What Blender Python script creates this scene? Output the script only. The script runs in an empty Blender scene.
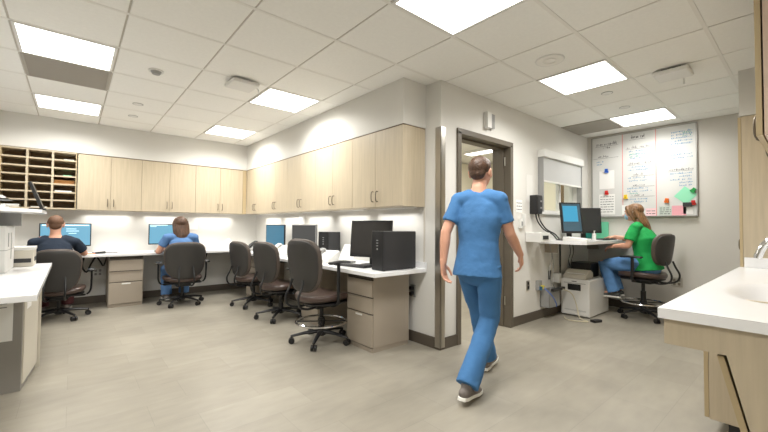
import bpy, bmesh, math, random
from math import sin, cos, pi, radians as R, atan2, sqrt
from mathutils import Vector as V, Matrix as M
random.seed(7)
C = bpy.context.scene.collection
CEIL = 2.529; DESK = .735

# ------------------------------------------------------------ materials
def lin(c):
    return tuple(((v/255)/12.92 if v/255 <= .04045 else ((v/255+.055)/1.055)**2.4) for v in c)+(1,)
MATS = {}
def mat(name, rgb, rough=.5, metal=0, var=.0, scale=8, stretch=(1,1,1), emit=None, strength=1, trans=0, spec=.5, bump=0, bscale=60):
    if name in MATS: return MATS[name]
    m = bpy.data.materials.new(name); m.use_nodes = True; nt = m.node_tree; b = nt.nodes['Principled BSDF']
    b.inputs['Base Color'].default_value = lin(rgb); b.inputs['Roughness'].default_value = rough
    b.inputs['Metallic'].default_value = metal; b.inputs['Specular IOR Level'].default_value = spec
    if trans: b.inputs['Transmission Weight'].default_value = trans; b.inputs['IOR'].default_value = 1.02
    if emit: b.inputs['Emission Color'].default_value = lin(emit); b.inputs['Emission Strength'].default_value = strength
    tc = nt.nodes.new('ShaderNodeTexCoord'); mp = nt.nodes.new('ShaderNodeMapping'); mp.inputs['Scale'].default_value = stretch
    nt.links.new(tc.outputs['Object'], mp.inputs[0])
    if var:
        n = nt.nodes.new('ShaderNodeTexNoise'); n.inputs['Scale'].default_value = scale; n.inputs['Detail'].default_value = 5
        cr = nt.nodes.new('ShaderNodeMapRange'); cr.inputs[1].default_value = .3; cr.inputs[2].default_value = .7
        cr.inputs[3].default_value = 1-var; cr.inputs[4].default_value = 1+var*.6
        mx = nt.nodes.new('ShaderNodeVectorMath'); mx.operation = 'SCALE'; mx.inputs[0].default_value = lin(rgb)[:3]
        nt.links.new(mp.outputs[0], n.inputs['Vector']); nt.links.new(n.outputs['Fac'], cr.inputs[0])
        nt.links.new(cr.outputs[0], mx.inputs['Scale']); nt.links.new(mx.outputs[0], b.inputs['Base Color'])
    if bump:
        n2 = nt.nodes.new('ShaderNodeTexNoise'); n2.inputs['Scale'].default_value = bscale
        bp = nt.nodes.new('ShaderNodeBump'); bp.inputs['Strength'].default_value = bump; bp.inputs['Distance'].default_value = .01
        nt.links.new(tc.outputs['Object'], n2.inputs['Vector']); nt.links.new(n2.outputs['Fac'], bp.inputs['Height']); nt.links.new(bp.outputs[0], b.inputs['Normal'])
    MATS[name] = m; return m

WALL = mat('wall_paint', (219,217,211), .7, var=.015, scale=3)
WALLW = mat('wall_paint_board_side', (212,208,200), .7, var=.015, scale=3)
TILE = mat('ceiling_tile', (244,243,238), .9, var=.02, scale=40, bump=.15, bscale=300)
TEE = mat('ceiling_tee', (236,234,228), .6); TEED = mat('tee_shade_tint_and_trim', (202,195,184), .8)  # TEED: darker tee colour carries the tile-edge shadow; also the plain grey wall strip
WOOD = mat('maple_laminate', (192,178,153), .45, var=.09, scale=5, stretch=(9,9,.5))
WOODI = mat('maple_laminate_horizontal', (192,178,153), .45, var=.09, scale=5, stretch=(.5,9,9))
WEDGE = mat('maple_edge_band', (184,165,129), .5, var=.05, scale=4, stretch=(6,6,1))
WDARK = mat('cabinet_top_edge', (110,88,62), .6)
CTOP = mat('white_solid_surface', (238,238,238), .22, var=.01, scale=20, spec=.5)
BASEB = mat('rubber_base', (88,80,70), .5)
BRONZE = mat('bronze_painted_steel', (98,90,78), .42, var=.04, scale=5)
STEEL = mat('brushed_steel', (190,186,178), .28, metal=1, var=.06, scale=6, stretch=(8,8,.3))
CHROME = mat('chrome', (225,225,225), .1, metal=1)
PED = mat('taupe_metal', (160,149,134), .4, var=.03, scale=2)
PEDD = mat('taupe_recess', (72,64,55), .7)
BLACK = mat('black_plastic', (28,28,29), .4); BLACK2 = mat('dark_plastic', (44,44,46), .5)
SHELL = mat('chair_shell', (56,54,52), .5, var=.03)
TAUPE = mat('chair_vinyl', (84,74,67), .42, var=.06, scale=10)
BROWN = mat('seat_vinyl', (76,61,55), .28, var=.06, scale=8)
WPL = mat('white_plastic', (226,225,221), .4); GPL = mat('grey_plastic', (150,150,148), .4); BEIGE = mat('beige_plastic', (204,198,184), .45)
SCRUB = mat('scrub_cloth', (64,114,164), .85, var=.1, scale=7, bump=.25, bscale=30)
SCRUB2 = mat('scrub_cloth_light', (84,122,170), .85, var=.1, scale=9, bump=.2, bscale=30)
NAVY = mat('navy_cloth', (28,40,56), .9, var=.1, scale=9)
GREEN = mat('green_cloth', (20,160,78), .8, var=.1, scale=9, bump=.25, bscale=25)
JEAN = mat('light_denim', (92,138,190), .85, var=.13, scale=14, bump=.2, bscale=40)
SKIN = mat('skin', (214,160,134), .5, var=.04, scale=15)
BRH = mat('brown_hair', (76,52,36), .5, var=.35, scale=14, stretch=(6,6,1), bump=.6, bscale=90)
BRH2 = mat('brown_streaked_hair', (84,58,40), .45, var=.5, scale=9, stretch=(9,9,1), bump=.6, bscale=80)
BLH = mat('blond_streaked_hair', (128,92,56), .42, var=.6, scale=9, stretch=(9,9,.8), bump=.7, bscale=80)
BUZZ = mat('short_brown_hair', (104,74,54), .7, var=.2, scale=60)
PAPER = mat('paper', (242,241,238), .8); PAPERG = mat('pale_paper', (226,225,220), .8)
MASK = mat('mask_blue', (160,205,232), .8)
EYEW = mat('eye_white', (240,238,235), .3); EYED = mat('iris', (50,38,30), .2); LIP = mat('lip', (176,104,94), .5)
GLASS = mat('clear_glass', (245,250,248), .02, trans=1)
SOLE = mat('shoe_sole', (232,230,222), .6); SHOE = mat('shoe_grey', (122,114,108), .75, var=.12, scale=30)
def em(name, rgb, s): return mat(name, rgb, .5, emit=rgb, strength=s)
LIGHT = em('diffuser_glow', (255,253,247), 5)
UC = em('undercabinet_glow', (200,198,192), .3)
SCRB = mat('screen_blue', (40,50,56), .3, emit=(120,186,216), strength=.85); SCRT = mat('screen_teal', (30,44,50), .3, emit=(74,130,158), strength=.8); SCRD = mat('screen_off', (70,71,72), .2)
INK = mat('ink_black', (62,62,68), .6); INKB = mat('ink_blue', (90,145,185), .6); INKG = mat('ink_teal', (90,170,160), .6); INKR = mat('ink_pink', (236,160,158), .6)

def floor_mat():
    m = bpy.data.materials.new('vinyl_plank_floor'); m.use_nodes = True; nt = m.node_tree; b = nt.nodes['Principled BSDF']
    L = nt.links.new; N = nt.nodes.new
    tc = N('ShaderNodeTexCoord'); br = N('ShaderNodeTexBrick')
    br.offset = .37; br.inputs['Scale'].default_value = 1; br.inputs['Brick Width'].default_value = .61; br.inputs['Row Height'].default_value = .305
    br.inputs['Mortar Size'].default_value = .0012; br.inputs['Mortar Smooth'].default_value = .3; br.inputs['Bias'].default_value = 0
    br.inputs['Color1'].default_value = lin((142,136,123)); br.inputs['Color2'].default_value = lin((150,144,131)); br.inputs['Mortar'].default_value = lin((128,124,113))
    L(tc.outputs['Object'], br.inputs['Vector'])
    mp = N('ShaderNodeMapping'); mp.inputs['Scale'].default_value = (1.5,4.5,1); L(tc.outputs['Object'], mp.inputs[0])
    n = N('ShaderNodeTexNoise'); n.inputs['Scale'].default_value = 3; n.inputs['Detail'].default_value = 8; L(mp.outputs[0], n.inputs['Vector'])
    n3 = N('ShaderNodeTexNoise'); n3.inputs['Scale'].default_value = 1.3; n3.inputs['Detail'].default_value = 3; L(tc.outputs['Object'], n3.inputs['Vector'])
    r = N('ShaderNodeMapRange'); r.inputs[1].default_value=.3; r.inputs[2].default_value=.7; r.inputs[3].default_value=.92; r.inputs[4].default_value=1.06; L(n.outputs['Fac'], r.inputs[0])
    r3 = N('ShaderNodeMapRange'); r3.inputs[1].default_value=.3; r3.inputs[2].default_value=.7; r3.inputs[3].default_value=.88; r3.inputs[4].default_value=1.12; L(n3.outputs['Fac'], r3.inputs[0])
    mm = N('ShaderNodeMath'); mm.operation='MULTIPLY'; L(r.outputs[0], mm.inputs[0]); L(r3.outputs[0], mm.inputs[1])
    s = N('ShaderNodeVectorMath'); s.operation='SCALE'; L(br.outputs['Color'], s.inputs[0]); L(mm.outputs[0], s.inputs['Scale'])
    L(s.outputs[0], b.inputs['Base Color']); b.inputs['Roughness'].default_value = .42
    return m
FLOOR = floor_mat()

# ------------------------------------------------------------ mesh helpers
class MB:
    def __init__(s): s.b = bmesh.new()
    def box(s, x0,x1,y0,y1,z0,z1, T=None):
        vs = [s.b.verts.new(V((x,y,z))) for x in (x0,x1) for y in (y0,y1) for z in (z0,z1)]
        if T is not None:
            for v in vs: v.co = T @ v.co
        for f in ((0,1,3,2),(4,6,7,5),(0,4,5,1),(2,3,7,6),(0,2,6,4),(1,5,7,3)):
            s.b.faces.new([vs[i] for i in f])
        return s
    def prism(s, pts, axis, a0, a1):
        def co(p, a):
            return V((p[0],p[1],a)) if axis=='z' else V((a,p[0],p[1])) if axis=='x' else V((p[0],a,p[1]))
        A = [s.b.verts.new(co(p,a0)) for p in pts]; B = [s.b.verts.new(co(p,a1)) for p in pts]; n = len(pts)
        s.b.faces.new(A[::-1]); s.b.faces.new(B)
        for i in range(n): s.b.faces.new((A[i],A[(i+1)%n],B[(i+1)%n],B[i]))
        return s
    def sweep(s, pts, radii, front=(0,1,0), n=14, round_ends=True):
        pts = [V(p) for p in pts]; radii = [(r,r) if not isinstance(r,(tuple,list)) else r for r in radii]
        rings = []
        fr = V(front)
        def ring(c, t, a, b):
            f = fr - t*fr.dot(t)
            if f.length < .05: f = V((1,0,.01)) - t*t.x
            f.normalize(); sd = t.cross(f)
            return [s.b.verts.new(c + sd*(a*cos(2*pi*k/n)) + f*(b*sin(2*pi*k/n))) for k in range(n)]
        N = len(pts)
        tang = [((pts[min(i+1,N-1)]-pts[max(i-1,0)]).normalized()) for i in range(N)]
        if round_ends:
            for q in (75,50,25):
                a,b = radii[0]; m = min(a,b); k = cos(R(q))
                rings.append(ring(pts[0]-tang[0]*m*sin(R(q)), tang[0], a*k, b*k))
        for p,t,(a,b) in zip(pts,tang,radii): rings.append(ring(p,t,a,b))
        if round_ends:
            for q in (25,50,75):
                a,b = radii[-1]; m = min(a,b); k = cos(R(q))
                rings.append(ring(pts[-1]+tang[-1]*m*sin(R(q)), tang[-1], a*k, b*k))
        s.b.faces.new(rings[0][::-1]); s.b.faces.new(rings[-1])
        for A,B in zip(rings,rings[1:]):
            for k in range(n): s.b.faces.new((A[k],A[(k+1)%n],B[(k+1)%n],B[k]))
        return s
    def tube(s, pts, r, n=10): return s.sweep(smooth(pts), [r]*len(smooth(pts)), front=(.31,.17,.93), n=n, round_ends=False)
    def cyl(s, c, r, h, axis='z', n=24, r2=None):
        c = V(c); ax = {'x':V((1,0,0)),'y':V((0,1,0)),'z':V((0,0,1))}[axis]
        return s.sweep([c, c+ax*h], [r, r if r2 is None else r2], front=(0,1,0) if axis!='y' else (0,0,1), n=n, round_ends=False)
    def ell(s, c, r, T=None, seg=20, rings=12):
        mt = M.Translation(c) @ (T if T is not None else M()) @ M.Diagonal((*r,1))
        bmesh.ops.create_uvsphere(s.b, u_segments=seg, v_segments=rings, radius=1, matrix=mt); return s
    def torus(s, c, R0, r, n=40, m=8):
        c = V(c); g = []
        for i in range(n):
            a = 2*pi*i/n; d = V((cos(a),sin(a),0))
            g.append([s.b.verts.new(c+d*(R0+r*cos(2*pi*k/m))+V((0,0,r*sin(2*pi*k/m)))) for k in range(m)])
        for i in range(n):
            for k in range(m): s.b.faces.new((g[i][k],g[(i+1)%n][k],g[(i+1)%n][(k+1)%m],g[i][(k+1)%m]))
        return s
def smooth(p, k=4):
    p = [V(q) for q in p]
    if len(p) < 3: return p
    out = []
    for i in range(len(p)-1):
        a,b,c,d = p[max(i-1,0)],p[i],p[i+1],p[min(i+2,len(p)-1)]
        for j in range(k):
            t = j/k; out.append(.5*((2*b)+(c-a)*t+(2*a-5*b+4*c-d)*t*t+(3*b-a-3*c+d)*t**3))
    out.append(p[-1]); return out
def obj(name, mb, m, parent=None, bevel=0, smooth_=False, label=None, sub=0):
    bmesh.ops.recalc_face_normals(mb.b, faces=mb.b.faces)
    me = bpy.data.meshes.new(name); mb.b.to_mesh(me); mb.b.free(); me.materials.append(m)
    o = bpy.data.objects.new(name, me); C.objects.link(o)
    if parent: o.parent = parent
    if smooth_:
        for p in me.polygons: p.use_smooth = True
        try: me.set_sharp_from_angle(angle=R(40))
        except Exception: pass
    if bevel:
        b = o.modifiers.new('b','BEVEL'); b.width = bevel; b.segments = 2; b.limit_method='ANGLE'; b.angle_limit=R(50)
    if sub:
        q = o.modifiers.new('s','SUBSURF'); q.levels = sub; q.render_levels = sub
    if label: o['label'] = label
    return o
def tag(o, label, cat, group=None):
    o['label'] = label; o['category'] = cat
    if group: o['group'] = group
    return o
def thing(name, label, cat, loc=(0,0,0), rz=0, group=None):
    o = bpy.data.objects.new(name, None); C.objects.link(o); o.empty_display_size=.1
    o.location = loc; o.rotation_euler = (0,0,rz); return tag(o, label, cat, group)
def struct(name, mb, m, parent=None, bevel=0):
    o = obj(name, mb, m, parent, bevel)
    if not parent: o['kind'] = 'structure'
    return o
def B(*a): return MB().box(*a)
def dup(root, loc, rz, label, group=None):
    r = root.copy(); C.objects.link(r); r.location = loc; r.rotation_euler = (0,0,rz); r['label'] = label
    if group: r['group'] = group
    for ch in list(root.children):
        c = ch.copy(); C.objects.link(c); c.parent = r
        for g in list(ch.children):
            d = g.copy(); C.objects.link(d); d.parent = c
    return r
def remesh(mb, voxel, it=6, disp=0):
    """union of overlapping closed volumes -> one continuous skin"""
    bmesh.ops.recalc_face_normals(mb.b, faces=mb.b.faces)
    me = bpy.data.meshes.new('t'); mb.b.to_mesh(me); mb.b.free()
    o = bpy.data.objects.new('t', me); C.objects.link(o)
    r = o.modifiers.new('r','REMESH'); r.mode='VOXEL'; r.voxel_size = voxel
    s = o.modifiers.new('s','SMOOTH'); s.factor=.5; s.iterations = it
    if disp:
        tx = bpy.data.textures.new('folds','CLOUDS'); tx.noise_scale = .09
        d = o.modifiers.new('d','DISPLACE'); d.texture = tx; d.strength = disp; d.mid_level=.5
    dg = bpy.context.evaluated_depsgraph_get(); dg.update()
    m2 = bpy.data.meshes.new_from_object(o.evaluated_get(dg), depsgraph=dg)
    bpy.data.objects.remove(o); bpy.data.meshes.remove(me)
    for p in m2.polygons: p.use_smooth = True
    return m2
def skinobj(name, mb, m, parent, voxel=.006, it=6, disp=0, label=None):
    me = remesh(mb, voxel, it, disp); me.materials.clear(); me.materials.append(m)
    o = bpy.data.objects.new(name, me); C.objects.link(o); o.parent = parent
    if label: o['label'] = label
    return o

# ------------------------------------------------------------ room shell
XW, YD, XB, YB, XC = 2.62, 2.27, 6.05, 6.76, 2.315     # desk wall, door wall, board wall, back wall, cabinet fronts
XL, YR = -2.6, -.17
YH, XH = 5.0, 7.0
struct('floor', B(XL-.2,XH+.2,YR-.2,YB+.2,-.1,0), FLOOR)
# ceiling: tiles + tees
def tiles(x0,x1,y0,y1):
    mb = MB(); a0 = .249; b0 = .473; s = .61
    i0 = math.floor((x0-a0)/s); i1 = math.ceil((x1-a0)/s); j0 = math.floor((y0-b0)/s); j1 = math.ceil((y1-b0)/s)
    for i in range(i0,i1):
        for j in range(j0,j1):
            u0,u1 = max(x0,a0+i*s+.0065),min(x1,a0+(i+1)*s-.0065); v0,v1 = max(y0,b0+j*s+.013),min(y1,b0+(j+1)*s-.013)
            if u1-u0>.01 and v1-v0>.01: mb.box(u0,u1,v0,v1,CEIL-.001,CEIL+.02)
    return mb
struct('ceiling', tiles(XL,XB,YR,YB).box(XL-.2,XH+.2,YR-.2,YB+.2,CEIL+.02,CEIL+.1), TILE)
mb = MB()
for i in range(-5,10):
    x = .249+i*.61; mb.box(x-.0045,x+.0045,YR,YB,CEIL+.002,CEIL+.03)
obj('trim_1', mb, TEED)['kind'] = 'structure'  # thin strips, the shadow line between tiles is in their colour
mb = MB()
for j in range(-1,11):
    y = .473+j*.61; mb.box(XL,XB,y-.012,y+.012,CEIL-.003,CEIL+.03)
obj('trim_2', mb, TEE)['kind'] = 'structure'
struct('wall_back', B(XL-.2,XW+.15,YB,YB+.15,0,CEIL), WALL)
struct('wall_back_soffit', B(XL,XC,6.45,YB,2.10,CEIL), WALL)
struct('wall_desk', B(XW,XW+.13,YD+.0,YB,0,CEIL), WALL)
struct('wall_desk_soffit', B(XC,XW,2.46,YB,2.10,CEIL), WALL)
struct('wall_left', B(XL-.15,XL,YR,YB,0,CEIL), WALL)
struct('wall_left_pier', B(-.95,-.70,6.30,YB,0,CEIL), WALL)
struct('wall_board', B(XB,XB+.15,YR,YD,0,CEIL), WALLW)
struct('wall_right', B(XL,XH,YR-.15,YR,0,CEIL), WALL)
# door wall with openings
DX0,DX1,DZ = 2.90,3.82,2.07
WX0,WX1,WZ0,WZ1 = 4.50,5.68,1.335,2.12
T = .2
mb = MB()
mb.box(XW+.13,DX0,YD,YD+T,0,CEIL);
mb.box(DX0,DX1,YD,YD+T,DZ,CEIL); mb.box(DX1,WX0,YD,YD+T,0,CEIL)
mb.box(WX0,WX1,YD,YD+T,WZ1,CEIL); mb.box(WX0,WX1,YD,YD+T,0,WZ0); mb.box(WX1,XH,YD,YD+T,0,CEIL)
struct('wall_door', mb, WALL)
# hall beyond
HW = mat('hall_wall_paint', (230,224,206), .7, var=.02, scale=3)
struct('wall_hall_back', B(XW+.13,XH,YH,YH+.12,0,CEIL), HW)
struct('wall_hall_end', B(XH,XH+.12,YD,YH,0,CEIL), HW)
# door frame
mb = MB()
fw = .055
mb.box(DX0-fw+.01,DX0+.012,YD-.02,YD+T+.02,0,DZ+.012); mb.box(DX1-.012,DX1+fw-.01,YD-.02,YD+T+.02,0,DZ+.012)
mb.box(DX0-fw+.01,DX1+fw-.01,YD-.02,YD+T+.02,DZ-.012,DZ+fw-.01)
mb.box(DX0+.012,DX0+.028,YD+.07,YD+T-.05,0,DZ-.012); mb.box(DX1-.028,DX1-.012,YD+.07,YD+T-.05,0,DZ-.012); mb.box(DX0+.012,DX1-.012,YD+.07,YD+T-.05,DZ-.028,DZ-.012)
dr = struct('door_1', mb, BRONZE, bevel=.004)
mb = MB()
for z in (.25,1.05,1.85): mb.cyl((DX1-.02,YD+.05,z),.008,.1)
obj('hinge', mb, STEEL, dr)
# open leaf swung into the hall beyond
0 and obj('door_leaf', B(DX1-.016,DX1+.03,YD+T+.025,YD+T+.93,.01,DZ-.03), BRONZE, dr, bevel=.002)
# hall door seen through the window
dd = struct('door_2', B(XH-.03,XH-.001,2.9,3.12,0,2.3), mat('hall_door_wood', (120,98,66), .5, var=.1, scale=4, stretch=(6,6,1)))
# window
mb = MB()
for a in ((WX0,WX0+.03,WZ0,WZ1),(WX1-.03,WX1,WZ0,WZ1)): mb.box(a[0],a[1],YD-.005,YD+.12,a[2],a[3])
mb.box(WX0,WX1,YD-.005,YD+.12,WZ0,WZ0+.03); mb.box(WX0,WX1,YD-.005,YD+.12,WZ1-.03,WZ1)
mb.box(5.16,5.19,YD+.03,YD+.09,WZ0+.03,WZ1-.03)
wn = struct('window_1', mb, WPL, bevel=.003)
obj('pane', B(WX0+.03,WX1-.03,YD+.055,YD+.061,WZ0+.03,WZ1-.03), GLASS, wn)
obj('window_sill', B(WX0-.05,WX1+.03,YD-.03,YD+.05,WZ0-.025,WZ0), WPL, wn, bevel=.003)
# roller shade
t = thing('roller_shade', 'white roller shade half lowered over the pass-through window', 'window shade', (5.07,YD,2.06))
obj('cassette', B(-.60,.60,-.095,-.002,-.03,.065), WPL, t, bevel=.006)
obj('shade_fabric', B(-.57,.57,-.062,-.056,-.325,0), mat('shade_fabric', (194,195,194), .8), t)
obj('bottom_rail', B(-.57,.57,-.07,-.05,-.345,-.322), WPL, t, bevel=.004)
obj('side_channel', B(-.59,-.572,-.07,-.002,-.72,-.03), GPL, t); obj('side_channel', B(.572,.59,-.07,-.002,-.72,-.03), GPL, t)
# baseboards
bh = .105
struct('trim_3', B(XW-.006,XW-.0005,2.465,2.48,DESK,1.33), TEED)
struct('baseboard_back', B(-.70,XW,YB-.012,YB,0,bh), BASEB)
struct('baseboard_desk', B(XW-.012,XW,YD-.012,YB-.012,0,bh), BASEB)
struct('baseboard_door', B(XW,DX0-fw+.01,YD-.012,YD,0,bh).box(DX1+fw-.01,XB,YD-.012,YD,0,bh), BASEB)
struct('baseboard_board', B(XB-.012,XB,YR,YD-.012,0,bh), BASEB)
struct('baseboard_hall', B(XH-.012,XH,YD+T,YH,0,bh).box(XW+.13,XH,YH-.012,YH,0,bh), BASEB)
# steel corner guard
mb = MB(); mb.box(XW-.004,XW+.05,YD-.016,YD-.012,.02,2.08); mb.box(XW-.016,XW-.012,YD-.016,YD+.05,.02,2.08); mb.box(XW-.016,XW+.0,YD-.016,YD-.012,.02,2.08)
tag(obj('corner_guard', mb, STEEL), 'tall stainless steel corner guard on the wall corner left of the doorway', 'corner guard')

# ------------------------------------------------------------ lights
def panel_light(ib, ia, label, e=25, name='ceiling_light'):
    x = .249+(ib+.5)*.61; y = .473+(ia+.5)*.61
    t = thing(name, label, 'ceiling light', (x,y,CEIL), 0, 'flat square ceiling light panels')
    mb = MB()
    for a in ((-.298,-.278,-.298,.298),(.278,.298,-.298,.298),(-.278,.278,-.298,-.278),(-.278,.278,.278,.298)): mb.box(a[0],a[1],a[2],a[3],-.007,-.0005)
    obj('frame', mb, WPL, t)
    obj('diffuser', B(-.278,.278,-.278,.278,-.004,-.0015), LIGHT, t)
    l = bpy.data.lights.new('panel_lamp','AREA'); l.shape='SQUARE'; l.size=.54; l.energy=e; l.color=(1,.985,.955); l.spread=R(155)
    l.energy = 14 if ib==8 else e
    o = bpy.data.objects.new('panel_lamp', l); C.objects.link(o); o.location=(0,0,-.012); o.parent=t
for a in ((-1,5,'bright ceiling light panel beside the grey return grille at upper left'),
          (-1,8,'ceiling light panel over the man in navy, nearest the mail slots'),
          (2,5,'ceiling light panel between the cabinet corner and the nearer wireless box'),
          (2,8,'farthest ceiling light panel, close to the corner where the cabinets meet'),
          (2,1,'large bright ceiling light panel at the top centre, nearest the camera'),
          (5,1,'ceiling light panel in front of the doorway, between round diffuser and wireless box'),
          (8,1,'ceiling light panel next to the grille above the whiteboard'),
          (-1,1,'unseen ceiling light panel added to light the near left part of the room')): panel_light(*a)  # last panel is out of view, added for extra light in the room
def undercab(x0,x1,y0,y1,label):
    cx,cy = (x0+x1)/2,(y0+y1)/2
    t = thing('undercabinet_light', label, 'cabinet light', (cx,cy,1.332), 0, 'undercabinet lights')
    w,d = (x1-x0)/2,(y1-y0)/2
    obj('housing', B(-w,w,-d,d,-.010,-.001), WPL, t)
    obj('lens', B(-w*.92,w*.92,-d*.92,d*.92,-.012,-.010), UC, t)
    l = bpy.data.lights.new('strip_lamp','AREA'); l.shape='RECTANGLE'; l.size=2*w*.9; l.size_y=2*d*.9; l.energy=1.5; l.color=(1,.985,.955); l.spread=R(125)
    o = bpy.data.objects.new('strip_lamp', l); C.objects.link(o); o.location=(0,0,-.014); o.parent=t
for i,x in enumerate((.40,1.13,1.87)): undercab(x-.31,x+.31,6.66,6.70,'slim light strip under the '+('left','middle','right')[i]+' pair of back wall cabinets')
for i,y in enumerate((2.86,3.66,4.46,5.26,6.0)): undercab(2.52,2.56,y-.34,y+.34,'slim light strip under the '+('nearest','second','third','fourth','farthest')[i]+' cabinet pair on the desk wall')
# hall lights
for x in (3.7,5.6):
    t = thing('hall_light', 'long ceiling light in the hall beyond the '+('doorway' if x<4 else 'pass-through window'), 'ceiling light', (x,3.6,CEIL-.02))
    obj('frame', B(-.12,.12,-.6,.6,-.03,.019), WPL, t); obj('diffuser', B(-.1,.1,-.58,.58,-.035,-.03), LIGHT, t)
    l = bpy.data.lights.new('hall_lamp','AREA'); l.shape='RECTANGLE'; l.size=.2; l.size_y=1.1; l.energy=26; l.color=(1,.96,.88)
    o = bpy.data.objects.new('hall_lamp', l); C.objects.link(o); o.location=(0,0,-.045); o.parent=t
# ceiling grilles
GR = mat('grille', (166,160,150), .6)
def grille(ib, ia, label):
    x = .249+(ib+.5)*.61; y = .473+(ia+.5)*.61
    t = thing('air_grille', label, 'air vent', (x,y,CEIL))
    mb = MB()
    for k in range(27): mb.box(-.28,.28,-.283+k*.0212,-.27+k*.0212,-.006,-.0015)
    obj('slats', mb, GR, t)
    mb = MB()
    for a in ((-.3,-.28,-.3,.3),(.28,.3,-.3,.3),(-.28,.28,-.3,-.285),(-.28,.28,.285,.3)): mb.box(a[0],a[1],a[2],a[3],-.008,-.0005)
    obj('frame', mb, GR, t)
grille(-1,6,'grey square return air grille beside the brightest left ceiling light')
grille(8,2,'grey square air grille in the ceiling above the left end of the whiteboard')
# round diffuser, detectors, wireless boxes, sprinklers
t = thing('round_speaker', 'round ceiling speaker near the light in front of the doorway', 'speaker', (2.98,1.405,CEIL))
obj('rim', MB().torus((0,0,-.004),.105,.008), WPL, t, smooth_=True); obj('grille', MB().cyl((0,0,-.010),.1,.008).torus((0,0,-.011),.05,.005), TEE, t, smooth_=True)
t = thing('smoke_detector', 'small round smoke detector on the ceiling right of the left light', 'smoke detector', (.545,3.83,CEIL))
obj('base', MB().cyl((0,0,-.012),.06,.012), WPL, t, smooth_=True); obj('sensor', MB().cyl((0,0,-.035),.03,.024,r2=.045), GPL, t, smooth_=True)
def wap(x,y,rz,label):
    t = thing('wireless_access_point', label, 'wireless router', (x,y,CEIL), rz)
    obj('mount', B(-.07,.07,-.07,.07,-.02,0), BLACK2, t); obj('housing', B(-.125,.125,-.125,.125,-.055,-.018), WPL, t, bevel=.015)
    obj('antenna', MB().tube([(.12,-.05,-.05),(.14,-.05,-.06),(.142,-.05,-.10)],.006), WPL, t, smooth_=True)
wap(1.22,3.57,.05,'square white wireless box on the ceiling over the desks at left')
wap(3.98,.79,.0,'square white wireless box on the ceiling near the light at right')
for x,y,l in ((.546,5.045,'sprinkler cap in the ceiling between the left lights, nearer one'),(.562,5.65,'sprinkler cap in the ceiling near the back wall soffit'),
            (4.16,1.37,'sprinkler cap between the two right ceiling lights, nearer one'),(4.80,1.40,'sprinkler cap next to the light above the whiteboard')):
    t = thing('sprinkler', l, 'sprinkler', (x,y,CEIL)); obj('cover', MB().cyl((0,0,-.005),.045,.005), WPL, t, smooth_=True); obj('trim_ring', MB().torus((0,0,-.002),.05,.003), GPL, t, smooth_=True)

# ------------------------------------------------------------ cabinets
def handle(parent, T, L=.1):
    p = [T@V(q) for q in ((0,0,-L/2),(0,-.024,-L/2+.004),(0,-.03,0),(0,-.024,L/2-.004),(0,0,L/2))]
    obj('handle', MB().tube(p,.0045,8), mat('pull_metal',(120,112,102),.35,metal=.8), parent, smooth_=True)
def wallcab(w, d, z0, z1, label, loc, rz, group, doors=2, hside=None):
    # local: front faces -Y at y=0, width along +X from 0, depth to +d
    t = thing('wall_cabinet', label, 'cabinet', loc, rz, group); g=.0018; h=z1-z0
    obj('body', B(g,w-g,.02,d-.004,0,h-.008), WOOD, t); obj('top_edge', B(g,w-g,.0,d-.004,h-.008,h-.001), WDARK, t)
    dw = w/doors
    for i in range(doors):
        dz = obj('cabinet_door', B(i*dw+g,(i+1)*dw-g,0,.019,.002,h-.01), WOOD, t, bevel=.0012)
        s = (1 if i==0 else -1) if doors==2 else hside
        hx = (i+1)*dw-.035 if s>0 else i*dw+.035
        handle(dz, M.Translation((hx,0,.105)))
    return t
Z0,Z1 = 1.332,2.098
names = ('left','middle','right')
for i,(x0,x1) in enumerate(((.04,.77),(.77,1.50),(1.50,2.25))):
    wallcab(x1-x0,.305,Z0,Z1,'maple two-door wall cabinet on the back wall, '+('next to the mail slots','above the woman in blue','next to the room corner')[i],(x0,6.45,Z0),0,'maple cabinets along the back wall')
ys = [2.46+.8*k for k in range(5)]
for k,y in enumerate(ys):
    w = .8 if k<4 else .785
    wallcab(w,.30,Z0,Z1,'maple two-door wall cabinet over the long desk, '+('nearest, end panel showing','second from the open end','middle one of the row','second from the room corner','farthest, in the room corner')[k],(XC,y+w,Z0),-pi/2,'maple cabinets above the long desk')
tag(obj('corner_filler', B(2.252,XC-.002,6.452,YB-.01,Z0,Z1-.002), WEDGE), 'narrow maple filler strip where the two cabinet rows meet', 'cabinet filler')
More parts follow.
